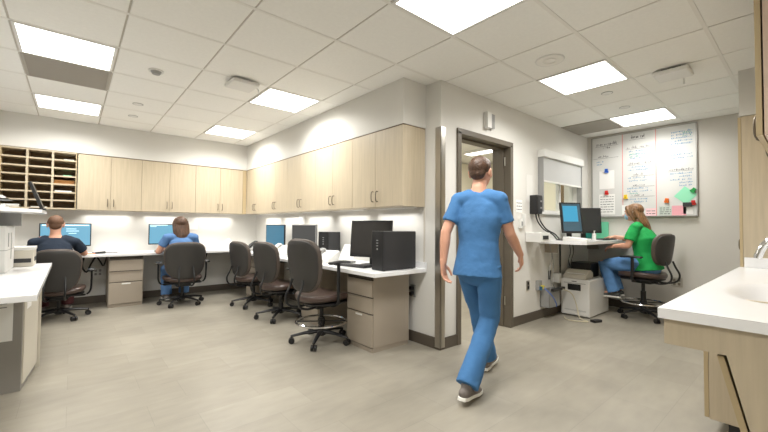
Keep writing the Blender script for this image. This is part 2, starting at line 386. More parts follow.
# mail slots
t = thing('mail_slot_shelf', 'open maple mail slot unit with three columns of seven slots', 'shelf', (-.695,6.45,Z0))
mb = MB(); W=.725; H=.765
mb.box(0,W,.285,.30,0,H)
obj('back_panel', mb, mat('slot_back',(150,122,88),.6), t)
cw = W/3
for i in range(4): obj('upright', B(max(0,i*cw-.011),min(W,i*cw+.011),0,.285,0,H), WEDGE if i in(0,3) else WOOD, t)
for i in range(3):
    for j in range(8):
        obj('slot_shelf', B(i*cw+.011,(i+1)*cw-.011,.002,.285,j*(H-.018)/7,j*(H-.018)/7+.018), WOODI, t)
obj('top_edge', B(0,W,0,.3,H,H+.006), WDARK, t)
def slot(i,j): return (-.695+i*cw+cw/2, Z0+j*(H-.018)/7+.018)
for (i,j,dx,w,h,m,l) in ((2,4,.03,.09,.012,mat('green_paper',(150,214,176),.8),'green papers in the right mail slot column'),(2,3,0,.2,.05,mat('kraft',(170,120,66),.8),'brown kraft envelopes filling a mail slot'),
     (2,2,-.01,.17,.02,PAPER,'white papers in a mail slot below the brown envelopes'),(0,0,-.02,.16,.04,PAPER,'papers in the bottom left mail slot'),(1,0,.0,.15,.012,PAPER,'thin papers in the bottom middle mail slot'),(2,6,.04,.1,.015,PAPER,'white slip in the top right mail slot')):
    x,z = slot(i,j); mb = MB()
    n = max(1,int(h/.006))
    for q in range(n): mb.box(x+dx-w/2+random.uniform(-.005,.005),x+dx+w/2,6.47+random.uniform(0,.01),6.70,z+q*.006+.0005,z+q*.006+.005)
    tag(obj('paper_stack', mb, m), l, 'papers')
# tall cabinet + soffit at right
struct('wall_tall_cabinet_soffit', B(4.42,XB,YR,.42,2.125,CEIL), WALL)
t = thing('tall_cabinet', 'tall maple cabinet standing at the far end of the sink counter', 'cabinet', (4.42,.43,0))
obj('body', B(0,.6,-.597,-.022,.1,2.12), WOOD, t); obj('toe_kick', B(0.01,.6,-.597,-.08,0,.1), BASEB, t)
dz = obj('cabinet_door', B(.001,.299,-.02,0,.11,2.115), WEDGE, t); handle(dz, M.Translation((.26,0,1.0))@M.Rotation(pi,4,'Z'))
dz = obj('cabinet_door', B(.301,.6,-.02,0,.11,2.115), WEDGE, t); handle(dz, M.Translation((.34,0,1.0))@M.Rotation(pi,4,'Z'))
# sink wall cabinets: fronts face +Y
for i,x in enumerate((2.30,3.005,3.71)):
    t = thing('wall_cabinet', 'maple wall cabinet above the sink counter, '+('nearest, its side cut by the photo edge','middle','next to the tall cabinet')[i], 'cabinet', (x,.165,1.557), 0, 'maple cabinets above the sink counter')
    w=.703
    obj('body', B(0,w,-.33,-.026,0,.72), mat('maple_laminate_side',(214,190,170),.5,var=.05,scale=4,stretch=(6,6,.6)), t)
    for k in range(2):
        dz = obj('cabinet_door', B(k*w/2+.002,(k+1)*w/2-.002,-.020,0,.0,.72), WEDGE, t, bevel=.001)
        handle(dz, M.Translation((w/2-.035 if k==0 else w/2+.035,0,.10))@M.Rotation(pi,4,'Z'), .11)

# ------------------------------------------------------------ sink counter
SX0,SX1,SY0,SY1,SZ = 1.865,4.418,YR+.002,.432,.815
t = thing('sink_counter', 'white solid surface sink counter with smooth oval basin', 'counter', (SX0,SY0,0))
mb = MB(); nx,ny = 130,44; g = []
L,D = SX1-SX0,SY1-SY0
for i in range(nx+1):
    row=[]
    for j in range(ny+1):
        x = L*i/nx; y = D*j/ny
        q = sqrt(((x-.92)/.46)**2+((y-.30)/.20)**2); z = SZ
        if q<1: k=(1-q)/.7; k=min(1,max(0,k)); z = SZ-.07*(k*k*(3-2*k))
        elif q<1.12: z = SZ-.0
        row.append(mb.b.verts.new((x,y,z)))
    g.append(row)
for i in range(nx):
    for j in range(ny): mb.b.faces.new((g[i][j],g[i+1][j],g[i+1][j+1],g[i][j+1]))
def skirt(a):
    lo=[mb.b.verts.new((v.co.x,v.co.y,SZ-.042)) for v in a]
    for p in range(len(a)-1): mb.b.faces.new((a[p],a[p+1],lo[p+1],lo[p]))
skirt(g[0]); skirt(g[-1]); skirt([r[0] for r in g]); skirt([r[-1] for r in g])
obj('countertop', mb, CTOP, t, smooth_=True)
obj('drain', MB().cyl((.92,.30,SZ-.0695),.022,.003), CHROME, t, smooth_=True)
obj('side_splash', B(L-.018,L-.001,.0,D-.03,SZ,SZ+.085), CTOP, t, bevel=.003)
obj('back_splash', B(0,L-.018,.001,.019,SZ,SZ+.1), CTOP, t, bevel=.003)
t = thing('sink_base_cabinet', 'maple sink base with open knee space and sloping panel', 'cabinet', (SX0+.02,0,0))
y0 = YR+.003
mb = MB().prism([(y0,.0),(y0,.772),(.415,.772),(.415,.668),(.225,.668),(.07,.0)],'x',0,.02)
obj('end_panel', mb, WOOD, t)
mb = MB().prism([(.235,.655),(.255,.655),(.105,.02),(.082,.02)],'x',.024,.80)
obj('knee_panel', mb, WEDGE, t)
obj('apron', B(.021,.80,.395,.415,.668,.772), WOODI, t)
mb = MB().box(.81,2.52,y0,.395,.1,.67).box(.81,2.52,.375,.395,.67,.772).box(.81,.83,y0,.375,.67,.772).box(2.50,2.52,y0,.375,.67,.772)
obj('body', mb, WOOD, t); obj('toe_kick', B(.83,2.52,y0,.32,0,.1), BLACK2, t)
for k in range(4):
    dz = obj('cabinet_door', B(.812+k*.434,.812+(k+1)*.434-.003,.397,.416,.105,.77), WEDGE, t); handle(dz, M.Translation((.812+k*.434+(.39 if k%2==0 else .045),.416,.66))@M.Rotation(pi,4,'Z'))
t = thing('sink_faucet', 'chrome gooseneck faucet curving over the sink basin', 'faucet', (2.75,-.12,SZ))
obj('spout', MB().tube([(0,0,0),(0,0,.16),(0,.05,.25),(0,.16,.30),(0,.28,.265),(0,.322,.175)],.017,14), CHROME, t, smooth_=True)
obj('base', MB().cyl((0,0,0.0005),.028,.03), CHROME, t, smooth_=True); obj('lever', MB().tube([(.028,0,.02),(.08,0,.03),(.13,.02,.05)],.007), CHROME, t, smooth_=True)

# ------------------------------------------------------------ worktops
mb = MB().prism([(-.69,6.17),(1.97,6.17),(1.97,2.44),(XW-.002,2.44),(XW-.002,YB-.002),(-.69,YB-.002)],'z',DESK-.035,DESK)
t = thing('worktop', 'long white L-shaped worktop running along the back and desk walls', 'desk', (0,0,0))
obj('top', mb, mat('white_laminate_top',(232,232,231),.3,var=.01,scale=20), t, bevel=.003)
obj('end_splash', B(XW-.022,XW-.003,2.44,2.9,DESK,DESK+.06), CTOP, t)
obj('support_panel', B(2.15,XW-.013,3.05,3.07,.0,DESK-.036), PED, t)
obj('modesty_panel', B(1.99,2.3,6.5,6.52,.0,DESK-.036), PEDD, t) if False else None
obj('support_bracket', B(2.1,XW-.013,5.0,5.02,.60,DESK-.036), BLACK2, t)
def pedestal(loc, rz, label, w=.40, d=.46, h=.695):
    # front faces -Y
    t = thing('drawer_pedestal', label, 'drawer cabinet', loc, rz, 'taupe metal drawer pedestals')
    obj('body', B(-w/2,w/2,.018,d,.035,h), PED, t, bevel=.003); obj('plinth', B(-w/2+.004,w/2-.004,.012,d-.01,0,.035), PED, t)
    obj('top_gap', B(-w/2+.01,w/2-.01,.006,.02,h-.035,h-.005), PEDD, t)
    for k,(a,b) in enumerate(((.495,.645),(.345,.485),(.045,.335))):
        dr = obj('drawer', B(-w/2+.006,w/2-.006,0,.019,a,b), PED, t, bevel=.004)
        obj('drawer_gap', B(-w/2+.006,w/2-.006,.010,.0195,b,b+.012), PEDD, dr)
        if k==2: obj('drawer_label', B(-.05,.05,-.003,0,b-.025,b-.008), PAPERG, dr)
        else: obj('pull_lip', B(-w/2+.01,w/2-.01,-.006,0,b-.006,b), PED, dr)
    obj('lock', MB().cyl((w/2-.04,-.004,h-.02),.008,.02,'y'), BLACK, t, smooth_=True)
    return t
p0 = pedestal((2.07,2.79,0), -pi/2, 'taupe drawer pedestal at the near open end of the long desk')
dup(p0,(2.14,3.86,0),-pi/2,'taupe drawer pedestal under the long desk behind the stool chair')
dup(p0,(2.15,5.74,0),-pi/2,'taupe drawer pedestal under the long desk nearest the room corner')
dup(p0,(.59,6.21,0),0,'taupe drawer pedestal between the man in navy and the woman in blue')

# standing-height desk on the door wall
DR = .98
t = thing('standing_desk', 'high white desk fixed to the wall under the pass-through window', 'desk', (4.5,YD,0))
mb = MB().prism([(0,-.002),(0,-.50),(.05,-.55),(1.548,-.55),(1.548,-.002)],'z',DR-.04,DR)
obj('top', mb, CTOP, t, bevel=.003)
obj('support_bracket', B(.15,.17,-.16,-.002,DR-.16,DR-.041), PED, t); obj('support_bracket', B(1.50,1.52,-.16,-.002,DR-.16,DR-.041), PED, t)
t = thing('label_printer', 'small white wall shelf unit with a black slot left of the high desk', 'printer', (4.27,YD,.965))
obj('housing', B(-.11,.11,-.2,-.002,0,.115), WPL, t, bevel=.006); obj('slot', B(-.07,.06,-.206,-.199,.035,.08), BLACK, t)

# ------------------------------------------------------------ office chairs
def oval(mb, w, h, th, curve=0, n=2.6, rings=5, seg=36, bulge=.4, taper=0, plane='xz'):
    """cushion: superelliptic outline w x h, thickness th, curved about vertical"""
    lay=[]
    prof=[(0.0,1),(.5,1),(.8,.97),(.95,.75),(1,.3)]
    def P(r,th_,s,k):
        c,sn=cos(th_),sin(th_); x=w*r*(abs(c)**(2/n))*(1 if c>=0 else -1); z=h*r*(abs(sn)**(2/n))*(1 if sn>=0 else -1)
        x*=1+taper*z/h
        y=s*th*k+curve*x*x
        return V((x,y,z)) if plane=='xz' else V((x,z,y))
    for s in (-1,1):
        rows=[]
        for r,k in prof[1:]: rows.append([mb.b.verts.new(P(r,2*pi*i/seg,s,k)) for i in range(seg)])
        c=mb.b.verts.new(P(0,0,s,1))
        for i in range(seg): mb.b.faces.new((c,rows[0][i],rows[0][(i+1)%seg]))
        for A,Bq in zip(rows,rows[1:]):
            for i in range(seg): mb.b.faces.new((A[i],A[(i+1)%seg],Bq[(i+1)%seg],Bq[i]))
        lay.append(rows[-1])
    A,Bq=lay
    for i in range(seg): mb.b.faces.new((A[i],A[(i+1)%seg],Bq[(i+1)%seg],Bq[i]))
    return mb
def xform(mb, T):
    bmesh.ops.transform(mb.b, matrix=T, verts=mb.b.verts); return mb
def chair(label, loc, rz, sh=.44, ring=False, arms=True, bw=.24, bh=.25, bo=-.02, ah=.20, ax=.305, group='dark office task chairs'):
    t = thing('office_chair', label, 'chair', loc, rz, group)
    for k in range(5):
        a = 2*pi*k/5+.31; d = V((cos(a),sin(a),0))
        lg = obj('leg', MB().sweep([d*.03+V((0,0,.105)), d*.16+V((0,0,.095)), d*.285+V((0,0,.072))],[(.026,.02),(.020,.015),(.015,.011)],front=(0,0,1),n=10), BLACK, t, smooth_=True)
        mb = MB(); pv = d*.285; tg = V((-d.y,d.x,0))
        for s in (-1,1):
            c = pv+tg*(.016*s)+d*.0
            mb.sweep([c-tg*.009+V((0,0,.028)),c+tg*.009+V((0,0,.028))],[.028,.028],front=(0,0,1),n=16,round_ends=False)
        mb.sweep([pv+V((0,0,.03)),pv+V((0,0,.075))],[.007,.007],n=8)
        obj('caster', mb, BLACK, lg, smooth_=True)
    obj('gas_column', MB().cyl((0,0,.06),.030,max(.06,sh-.30)).cyl((0,0,.08),.02,sh-.15).cyl((0,0,.07),.045,.06,r2=.034), BLACK, t, smooth_=True)
    if ring:
        mb = MB().torus((0,0,.20),.245,.011)
        obj('foot_ring', mb, CHROME, t, smooth_=True)
        mb = MB()
        for k in range(4):
            a=pi/4+k*pi/2; mb.tube([(0.02*cos(a),.02*sin(a),.20),(.24*cos(a),.24*sin(a),.20)],.006)
        mb.cyl((0,0,.175),.036,.05)
        obj('ring_hub', mb, BLACK, t, smooth_=True)
    obj('mechanism', B(-.09,.09,-.13,.10,sh-.135,sh-.085), BLACK, t, bevel=.01)
    obj('seat_pan', xform(oval(MB(),.235,.225,.014,plane='xy'),M.Translation((0,.01,sh-.078))), BLACK, t, smooth_=True)
    mb = oval(MB(),.25,.245,.038,plane='xy')
    for v in mb.b.verts:   # waterfall front edge, dished middle
        if v.co.y>.12: v.co.z -= (v.co.y-.12)**2*2.2
        v.co.z += .35*v.co.x**2
    obj('seat', xform(mb,M.Translation((0,.01,sh-.035))), BROWN, t, smooth_=True)
    tilt = M.Translation((0,-.255,sh+bo+bh))@M.Rotation(R(8),4,'X')
    obj('backrest', xform(oval(MB(),bw,bh,.028,curve=1.0,taper=.10,n=3.0),tilt), TAUPE, t, smooth_=True)
    obj('back_shell', xform(xform(oval(MB(),bw*.95,bh*.955,.014,curve=1.0,taper=.10,n=3.0),M.Translation((0,-.028,0))),tilt), SHELL, t, smooth_=True)
    for s in (-1,1):
        obj('back_bar', MB().tube([(s*.07,-.10,sh-.10),(s*.08,-.22,sh-.115),(s*.09,-.33,sh-.08),(s*.095,-.355,sh),(s*.09,-.315,sh+.09),(s*.08,-.292,sh+.16)],.011), BLACK, t, smooth_=True)
    if arms:
        for s in (-1,1):
            q = smooth([(s*.12,-.02,sh-.10),(s*(ax-.06),-.02,sh-.10),(s*(ax-.01),-.02,sh-.05),(s*ax,-.03,sh+.07),(s*ax,-.03,sh+ah-.01)])
            ar = obj('arm', MB().sweep(q,[(.020,.011)]*len(q),front=(s,0,.3),n=10), BLACK, t, smooth_=True)
            obj('arm_pad', MB().sweep([(s*ax,-.13,sh+ah+.005),(s*(ax-.005),0,sh+ah+.01),(s*(ax-.015),.11,sh+ah)],[(.036,.014),(.04,.015),(.032,.012)],front=(0,0,1),n=14), BLACK, ar, smooth_=True)
    return t
chair('raised office chair with chrome foot ring in front of the near drawer pedestal',(1.90,3.18,0),R(-80),.48,ring=True,bh=.255,bw=.23,bo=.03,ah=.31,ax=.27)
chair('empty office chair at the long desk, middle of the three in the row',(1.99,4.30,0),R(-78),.43,bo=.02,arms=True,bh=.25,bw=.23)
chair('empty office chair at the long desk nearest the room corner',(2.0,5.22,0),R(-78),.42,bo=.01,arms=True,bh=.245,bw=.23)
chair('office chair the woman in blue scrubs sits in',(1.23,5.93,0),R(-3),.40,bh=.26,bw=.26)
chair('office chair the man in navy sits in',(-.10,5.90,0),R(-6),.37,bh=.25,bw=.225)
chair('raised office chair with foot ring that the woman in green sits in',(5.58,1.44,0),R(-12),.58,ring=True,bh=.20,bw=.215,bo=.10)

# ------------------------------------------------------------ people
def hand(mb, wr, d, palm, thumb, curl=.25, s=1.0):
    """wr wrist, d direction to knuckles, palm: direction the palm faces, thumb: side of the thumb"""
    wr=V(wr); d=V(d).normalized(); palm=V(palm); palm=(palm-d*palm.dot(d)).normalized(); sd=d.cross(palm)
    if sd.dot(V(thumb))<0: sd=-sd
    kn = wr+d*.085*s
    mb.sweep([wr-d*.02,wr+d*.03*s,kn-d*.01],[(.026,.019),(.034,.017),(.036,.015)],front=palm,n=14)
    for k,(o,l,r) in enumerate(((.030,.072,.0083),(.0102,.080,.0085),(-.0102,.075,.0082),(-.0295,.058,.0074))):
        p0 = kn+sd*o*s-d*.012; a=0; p=[p0]; q=p0; sp=sd*(o*.25)
        for seg,(fl) in enumerate((.46,.31,.23)):
            a += curl*(1.0+.35*seg)+(.04*k)
            q = q+(d*cos(a)+palm*sin(a)+sp*.6).normalized()*(l*fl+(.012 if seg==0 else 0))*s; p.append(q)
        mb.sweep(p,[r*s,r*s*.98,r*s*.92,r*s*.8],front=palm,n=10)
    b = wr+d*.022*s+sd*.022*s
    t1=b+(d*.62+sd*.6+palm*.35).normalized()*.042*s; t2=t1+(d*.85+sd*.22+palm*.35).normalized()*.030*s; t3=t2+(d*.92+palm*.3).normalized()*.020*s
    mb.sweep([b,t1,t2,t3],[.0135*s,.0112*s,.0098*s,.008*s],front=palm,n=10)
def headmesh(mb, c, fwd, tilt=0, s=1.0):
    """c: skull centre; local head axes: +Y face"""
    T = M.Translation(c)@M.Rotation(fwd,4,'Z')@M.Rotation(tilt,4,'X')
    def e(p,r): mb.ell((0,0,0),tuple(k*s for k in r),T=T@M.Translation(V(p)*s),seg=24,rings=16)
    e((0,-.012,.02),(.075,.092,.088)); e((0,.022,-.03),(.060,.066,.078)); e((0,.045,-.075),(.036,.038,.032)); e((0,.03,.01),(.066,.062,.07))
    for sx in (-1,1): e((sx*.045,.05,-.02),(.022,.024,.024)); e((sx*.074,-.012,-.012),(.010,.022,.032)); e((sx*.080,-.018,.002),(.007,.014,.018))
    def sw(pts,r,front=(0,1,0)): mb.sweep([T@(V(p)*s) for p in pts],[k*s for k in r],n=10)
    sw([(0,.083,.016),(0,.094,-.006),(0,.103,-.024)],[.009,.010,.013]); sw([(-.012,.092,-.027),(.012,.092,-.027)],[.0085,.0085])
    sw([(-.035,.082,.026),(0,.090,.024),(.035,.082,.026)],[.011,.010,.011])
    sw([(-.018,.084,-.053),(0,.090,-.052),(.018,.084,-.053)],[.007,.009,.007])
    return T
def face_parts(parent, T, s=1.0):
    for sx in (-1,1):
        ey = obj('eye', MB().ell((0,0,0),(.0125*s,.0125*s,.0125*s),T=T@M.Translation(V((sx*.030,.0775,.006))*s),seg=12,rings=8), EYEW, parent, smooth_=True)
        obj('iris', MB().ell((0,0,0),(.006*s,.004*s,.006*s),T=T@M.Translation(V((sx*.030,.0885,.006))*s),seg=10,rings=6), EYED, ey, smooth_=True)
    obj('mouth', MB().sweep([T@(V(p)*s) for p in ((-.020,.088,-.055),(0,.0965,-.054),(.020,.088,-.055))],[(.004,.003),(.006,.0045),(.004,.003)],n=8), LIP, parent, smooth_=True)
def person(label, loc, rz, J, top, pants, skin=SKIN, sleeve=.55, hairf=None, s=1.0, wide=1.0, head_rot=0, head_tilt=0, shirt_len=0, shoe=None, hem_open=.075, extra=None, vox=.0045):
    t = thing('person', label, 'person', loc, rz)
    j = {k:V(v) for k,v in J.items() if not k.startswith(('hand','foot'))}
    lp = lambda a,b,f: a+(b-a)*f
    pel,ch,nk,hd = j['pelvis'],j['chest'],j['neck'],j['head']
    w = wide
    mb = MB()
    mb.sweep([pel-(ch-pel).normalized()*.05,pel,lp(pel,ch,.45),ch,lp(ch,nk,.55),nk],[(.125*w,.09*w),(.145*w,.10*w),(.118*w,.085*w),(.145*w,.10*w),(.12*w,.075),(.055,.055)],front=(0,1,0.05),n=24)
    mb.sweep([nk-V((0,0,.03)),nk+V((0,.0,.02)),lp(nk,hd,.55),lp(nk,hd,.9)],[.062,.052,.049,.05],n=18)
    yk = lambda f: lp(j['sh_l'],j['sh_r'],f)
    mid = lp(lp(ch,nk,.72),yk(.5),.5)
    yp = lambda rr: ([j['sh_l'],lp(j['sh_l'],mid,.55)+V((0,0,.008)),mid,lp(j['sh_r'],mid,.55)+V((0,0,.008)),j['sh_r']],rr)
    mb.sweep(*yp([.048,.056,.066,.056,.048]),n=18)
    T = headmesh(mb, hd, head_rot, head_tilt, s)
    for S in ('l','r'):
        sh,el,wr = j['sh_'+S],j['el_'+S],j['wr_'+S]
        mb.sweep([lp(sh,nk,.45),sh,lp(sh,el,.35),lp(sh,el,.8),el],[.045,.05,.045*w,.039,.037],n=16)
        mb.sweep([el,lp(el,wr,.3),lp(el,wr,.75),wr],[.037,.038,.029,(.026,.021)],n=16)
        hd_,hp,ht = J['hand_'+S][:3]; hand(mb, wr, hd_, hp, ht, curl=J['hand_'+S][3])
        hp_,kn,an = j['hip_'+S],j['kn_'+S],j['an_'+S]
        mb.sweep([hp_,lp(hp_,kn,.35),lp(hp_,kn,.85),kn],[.082*w,.076*w,.056,.053],n=16)
        mb.sweep([kn,lp(kn,an,.3),lp(kn,an,.8),an],[.053,.054,.037,.034],n=16)
        td = V(J['toe_'+S]).normalized()
        mb.sweep([an-td*.02-V((0,0,.02)),an+td*.07-V((0,0,.045)),an+td*.14-V((0,0,.055))],[.03,.032,.024],n=12)
    body = skinobj('body', mb, skin, t, vox, 5)
    face_parts(t, T, s)
    # shirt
    e=.016
    mb = MB()
    dn = (pel-ch).normalized(); hem = pel+dn*shirt_len
    mb.sweep([hem,pel,lp(pel,ch,.45),ch,lp(ch,nk,.5),lp(ch,nk,.84)],[((.164*w+e)*1.02,.122*w+e),(.150*w+e,.105*w+e),((.13+.02*(w-1))*w+e,.095*w+e),(.152*w+e,.105*w+e),(.125*w+e,.08+e),(.072,.068)],front=(0,1,.05),n=30,round_ends=False)
    for S in ('l','r'):
        sh,el = j['sh_'+S],j['el_'+S]
        mb.sweep([lp(ch,nk,.62),lp(sh,nk,.5),sh,lp(sh,el,sleeve*.5),lp(sh,el,sleeve)],[.048,.050,.058,.056*w,.060*w],n=18,round_ends=False)
    mb.sweep(*yp([.058,.066,.078,.066,.058]),n=20)
    sho = skinobj('shirt', mb, top, t, .007, 9, disp=.010)
    # trousers
    mb = MB()
    mb.sweep([pel-dn*.06,pel,pel+dn*.06],[(.138*w,.096*w),(.160*w,.115*w),(.150*w,.112*w)],front=(0,1,.05),n=26)
    for S in ('l','r'):
        hp_,kn,an = j['hip_'+S],j['kn_'+S],j['an_'+S]; td=V(J['toe_'+S]).normalized()
        mb.sweep([lp(pel,hp_,.6),hp_,lp(hp_,kn,.4),lp(hp_,kn,.9),kn,lp(kn,an,.15),lp(kn,an,.6),an+(an-kn).normalized()*.015],[.09*w,.088*w,.086*w,.070,.069,.068,hem_open*.93,hem_open],n=20,round_ends=False)
    skinobj('trousers', mb, pants, t, .007, 4, disp=.012)
    for S in ('l','r'):
        an = j['an_'+S]; td=V(J['toe_'+S]).normalized(); up=V((0,0,1)); sdv=td.cross(up)
        z = J.get('foot_pitch_'+S,0); d2=(td*cos(z)+up*sin(z)); u2=(up*cos(z)-td*sin(z))
        a0 = an-up*.0
        mb = MB().sweep([a0-d2*.045-u2*.05,a0+d2*.03-u2*.048,a0+d2*.10-u2*.062,a0+d2*.165-u2*.068],[(.034,.036),(.038,.038),(.043,.028),(.034,.020)],front=u2,n=18)
        mb.sweep([a0-d2*.01-u2*.03,a0-d2*.008+u2*.005],[.037,.036],n=14,round_ends=False)
        so = skinobj('shoe', mb, shoe or SHOE, t, .006, 3)
        mb = MB()
        o = [(-.085,.0),(-.078,.026),(-.04,.036),(.03,.036),(.10,.046),(.16,.040),(.196,.022),(.204,0),(.196,-.022),(.16,-.040),(.10,-.046),(.03,-.036),(-.04,-.036),(-.078,-.026)]
        lo=[];hi=[]
        for x,y in o:
            b0=a0+d2*x+sdv*y-u2*.088; lo.append(mb.b.verts.new(b0)); hi.append(mb.b.verts.new(b0+u2*.020+d2*(.004 if x<0 else 0)))
        mb.b.faces.new(lo); mb.b.faces.new(hi[::-1])
        for i in range(len(o)): mb.b.faces.new((lo[i],lo[(i+1)%len(o)],hi[(i+1)%len(o)],hi[i]))
        obj('sole', mb, SOLE, so, bevel=.003)
    if hairf: hairf(t,T,j)
    if extra: extra(t,T,j)
    return t
def hair_short(m, b=.0):
    def f(t,T,j):
        mb = MB(); q=lambda p,r: mb.ell((0,0,0),r,T=T@M.Translation(p),seg=24,rings=16)
        q((0,-.020,.030),(.079+b,.092+b,.084+b)); q((0,.015,.062),(.066,.066,.044+b)); q((0,-.060,-.012),(.060+b*.5,.045+b,.052))
        for sx in(-1,1): q((sx*.062,-.012,.018),(.018,.034,.034))
        skinobj('hair', mb, m, t, .005, 3, disp=.006)
    return f
def hair_long(m, drop, back, spread=.07, side=0, fringe=True):
    def f(t,T,j):
        mb = MB(); q=lambda p,r: mb.ell((0,0,0),r,T=T@M.Translation(p),seg=24,rings=16)
        q((0,-.020,.026),(.087,.100,.092)); q((0,.010,.058),(.076,.080,.050))
        for sx in (-1,1): q((sx*.070,.012,.012),(.022,.045,.055)); q((sx*.074,-.02,-.04),(.020,.045,.06))
        rnd = random.Random(5)
        for k in range(15):
            a = -1+2*k/14; x = a*.076; y0=-.03-.06*cos(a*1.3); L = drop*(1-.22*abs(a))*rnd.uniform(.88,1.05)
            pts=[(x,y0+.012,.04),(x*1.12,y0-.012,-.04),(x*1.0+a*.01,y0-.02-back*.5,-.5*L-.04),(x*spread/.076+side+rnd.uniform(-.008,.008),y0-back,-L)]
            pp = smooth([T@V(p) for p in pts]); n_=len(pp)
            mb.sweep(pp,[(.020*(1-.55*(i/(n_-1))**2),.017*(1-.55*(i/(n_-1))**2)) for i in range(n_)],n=8)
        for sx in (-1,1):
            pp = smooth([T@V(p) for p in ((sx*.05,.05,.075),(sx*.083,.03,.02),(sx*.088,.0,-.06),(sx*.082,-.03,-.13))]); n_=len(pp)
            mb.sweep(pp,[.022*(1-.4*i/(n_-1)) for i in range(n_)],n=8)
        skinobj('hair', mb, m, t, .0045, 2, disp=.008)
    return f
# walking clinician (right hand forward, left foot forward)
J = dict(pelvis=(0,0,.86),chest=(0,.03,1.17),neck=(0,.025,1.365),head=(0,.06,1.505),
 sh_r=(.140,.05,1.30),el_r=(.195,.10,1.065),wr_r=(.215,.27,.91),sh_l=(-.145,.0,1.30),el_l=(-.205,-.08,1.07),wr_l=(-.215,-.10,.85),
 hand_r=((.0,.45,-.9),(-1,-.1,0),(0,1,.3),.28),hand_l=((0,.1,-1),(1,0,0),(0,1,0),.3),
 hip_r=(.085,0,.83),kn_r=(.075,.04,.47),an_r=(.04,-.255,.115),hip_l=(-.085,.02,.83),kn_l=(-.085,.22,.485),an_l=(-.06,.34,.105),
 toe_r=(.02,1,0),toe_l=(-.04,1,0),foot_pitch_r=-.12,foot_pitch_l=.1)
person('person in bright blue scrubs and grey sneakers walking past the doorway, seen from behind',(2.24,1.59,0),R(-77),J,SCRUB,SCRUB,hairf=hair_short(BRH),shirt_len=.10,sleeve=.68,hem_open=.075,wide=.96).scale=(1.03,1.03,1.03)
# seated helpers
def seated(pz, lean=0, hw=(.15,.40), arms=None, foot=.115, kneey=.40):
    return dict(pelvis=(0,-.06,pz),chest=(0,-.05+lean*.6,pz+.30),neck=(0,-.01+lean,pz+.50),head=(0,.035+lean*1.2,pz+.645),
     sh_r=(.175,-.01+lean,pz+.455),el_r=(.235,.11,pz+.235),wr_r=(hw[0],hw[1]-.04,DESK+.045),sh_l=(-.175,-.01+lean,pz+.455),el_l=(-.235,.11,pz+.235),wr_l=(-hw[0],hw[1]-.04,DESK+.045),
     hand_r=((-.25,1,-.12),(0,0,-1),(-1,0,0),.2),hand_l=((.25,1,-.12),(0,0,-1),(1,0,0),.2),
     hip_r=(.09,-.03,pz-.02),kn_r=(.13,kneey,pz-.01),an_r=(.12,kneey+.0,foot),hip_l=(-.09,-.03,pz-.02),kn_l=(-.13,kneey,pz-.01),an_l=(-.12,kneey-.05,foot),
     toe_r=(.1,1,0),toe_l=(-.1,1,0))
J = seated(.50,.02,(.17,.42)); J['el_l']=(-.27,.06,.76)
person('long-haired woman in blue scrubs sitting with her back turned at the back desk',(1.20,5.92,0),R(-2),J,SCRUB2,SCRUB2,hairf=hair_long(BRH2,.29,.045,.05),sleeve=.6)
J = seated(.475,-.03,(.2,.42)); J['head']=(0,-.0,1.135); J['neck']=(0,-.03,1.0); J['sh_r']=(.185,-.02,.915); J['sh_l']=(-.185,-.02,.915); J['el_r']=(.275,.10,.77);J['wr_r']=(.22,.36,DESK+.045)
person('man in a navy t-shirt with short brown hair sitting with his back turned at left',(-.15,5.93,0),R(0),J,NAVY,mat('dark_trousers',(74,30,32),.8),hairf=hair_short(BUZZ,-.004),sleeve=.7,wide=1.08)
# woman in green
J = dict(pelvis=(0,-.05,.70),chest=(0,-.02,1.0),neck=(0,.04,1.205),head=(0,.10,1.345),
 sh_l=(-.18,.03,1.15),el_l=(-.235,.09,.92),wr_l=(-.20,.26,.905),hand_l=((.1,1,-.25),(.4,0,-1),(1,.2,.3),.35),
 sh_r=(.18,.05,1.15),el_r=(.22,.20,.98),wr_r=(.13,.37,1.02),hand_r=((-.15,1,-.12),(0,0,-1),(-1,0,0),.2),
 hip_l=(-.09,0,.68),kn_l=(-.12,.42,.66),an_l=(-.11,.30,.315),hip_r=(.09,0,.68),kn_r=(.12,.43,.66),an_r=(.10,.33,.315),toe_l=(-.05,1,0),toe_r=(.05,1,0))
def maskf(t,T,j):
    mb = MB()
    mb.ell((0,0,0),(.052,.040,.046),T=T@M.Translation((0,.068,-.045)),seg=20,rings=14)
    mk = skinobj('face_mask', mb, MASK, t, .005, 2)
    for sx in (-1,1):
        obj('ear_loop', MB().tube([T@V(p) for p in ((sx*.05,.07,-.025),(sx*.078,.02,-.005),(sx*.088,-.02,.005),(sx*.085,-.03,-.02),(sx*.075,.01,-.04),(sx*.05,.065,-.06))],.0018,6), WPL, mk)
person('woman in a green t-shirt, jeans and face mask seated at the high desk',(5.58,1.44,0),R(-2),J,GREEN,JEAN,hairf=hair_long(BLH,.27,.07,.06),sleeve=.72,wide=1.22,extra=maskf,shoe=mat('dark_sneaker',(70,72,70),.7,var=.3,scale=40),head_tilt=R(-6),shirt_len=.085)

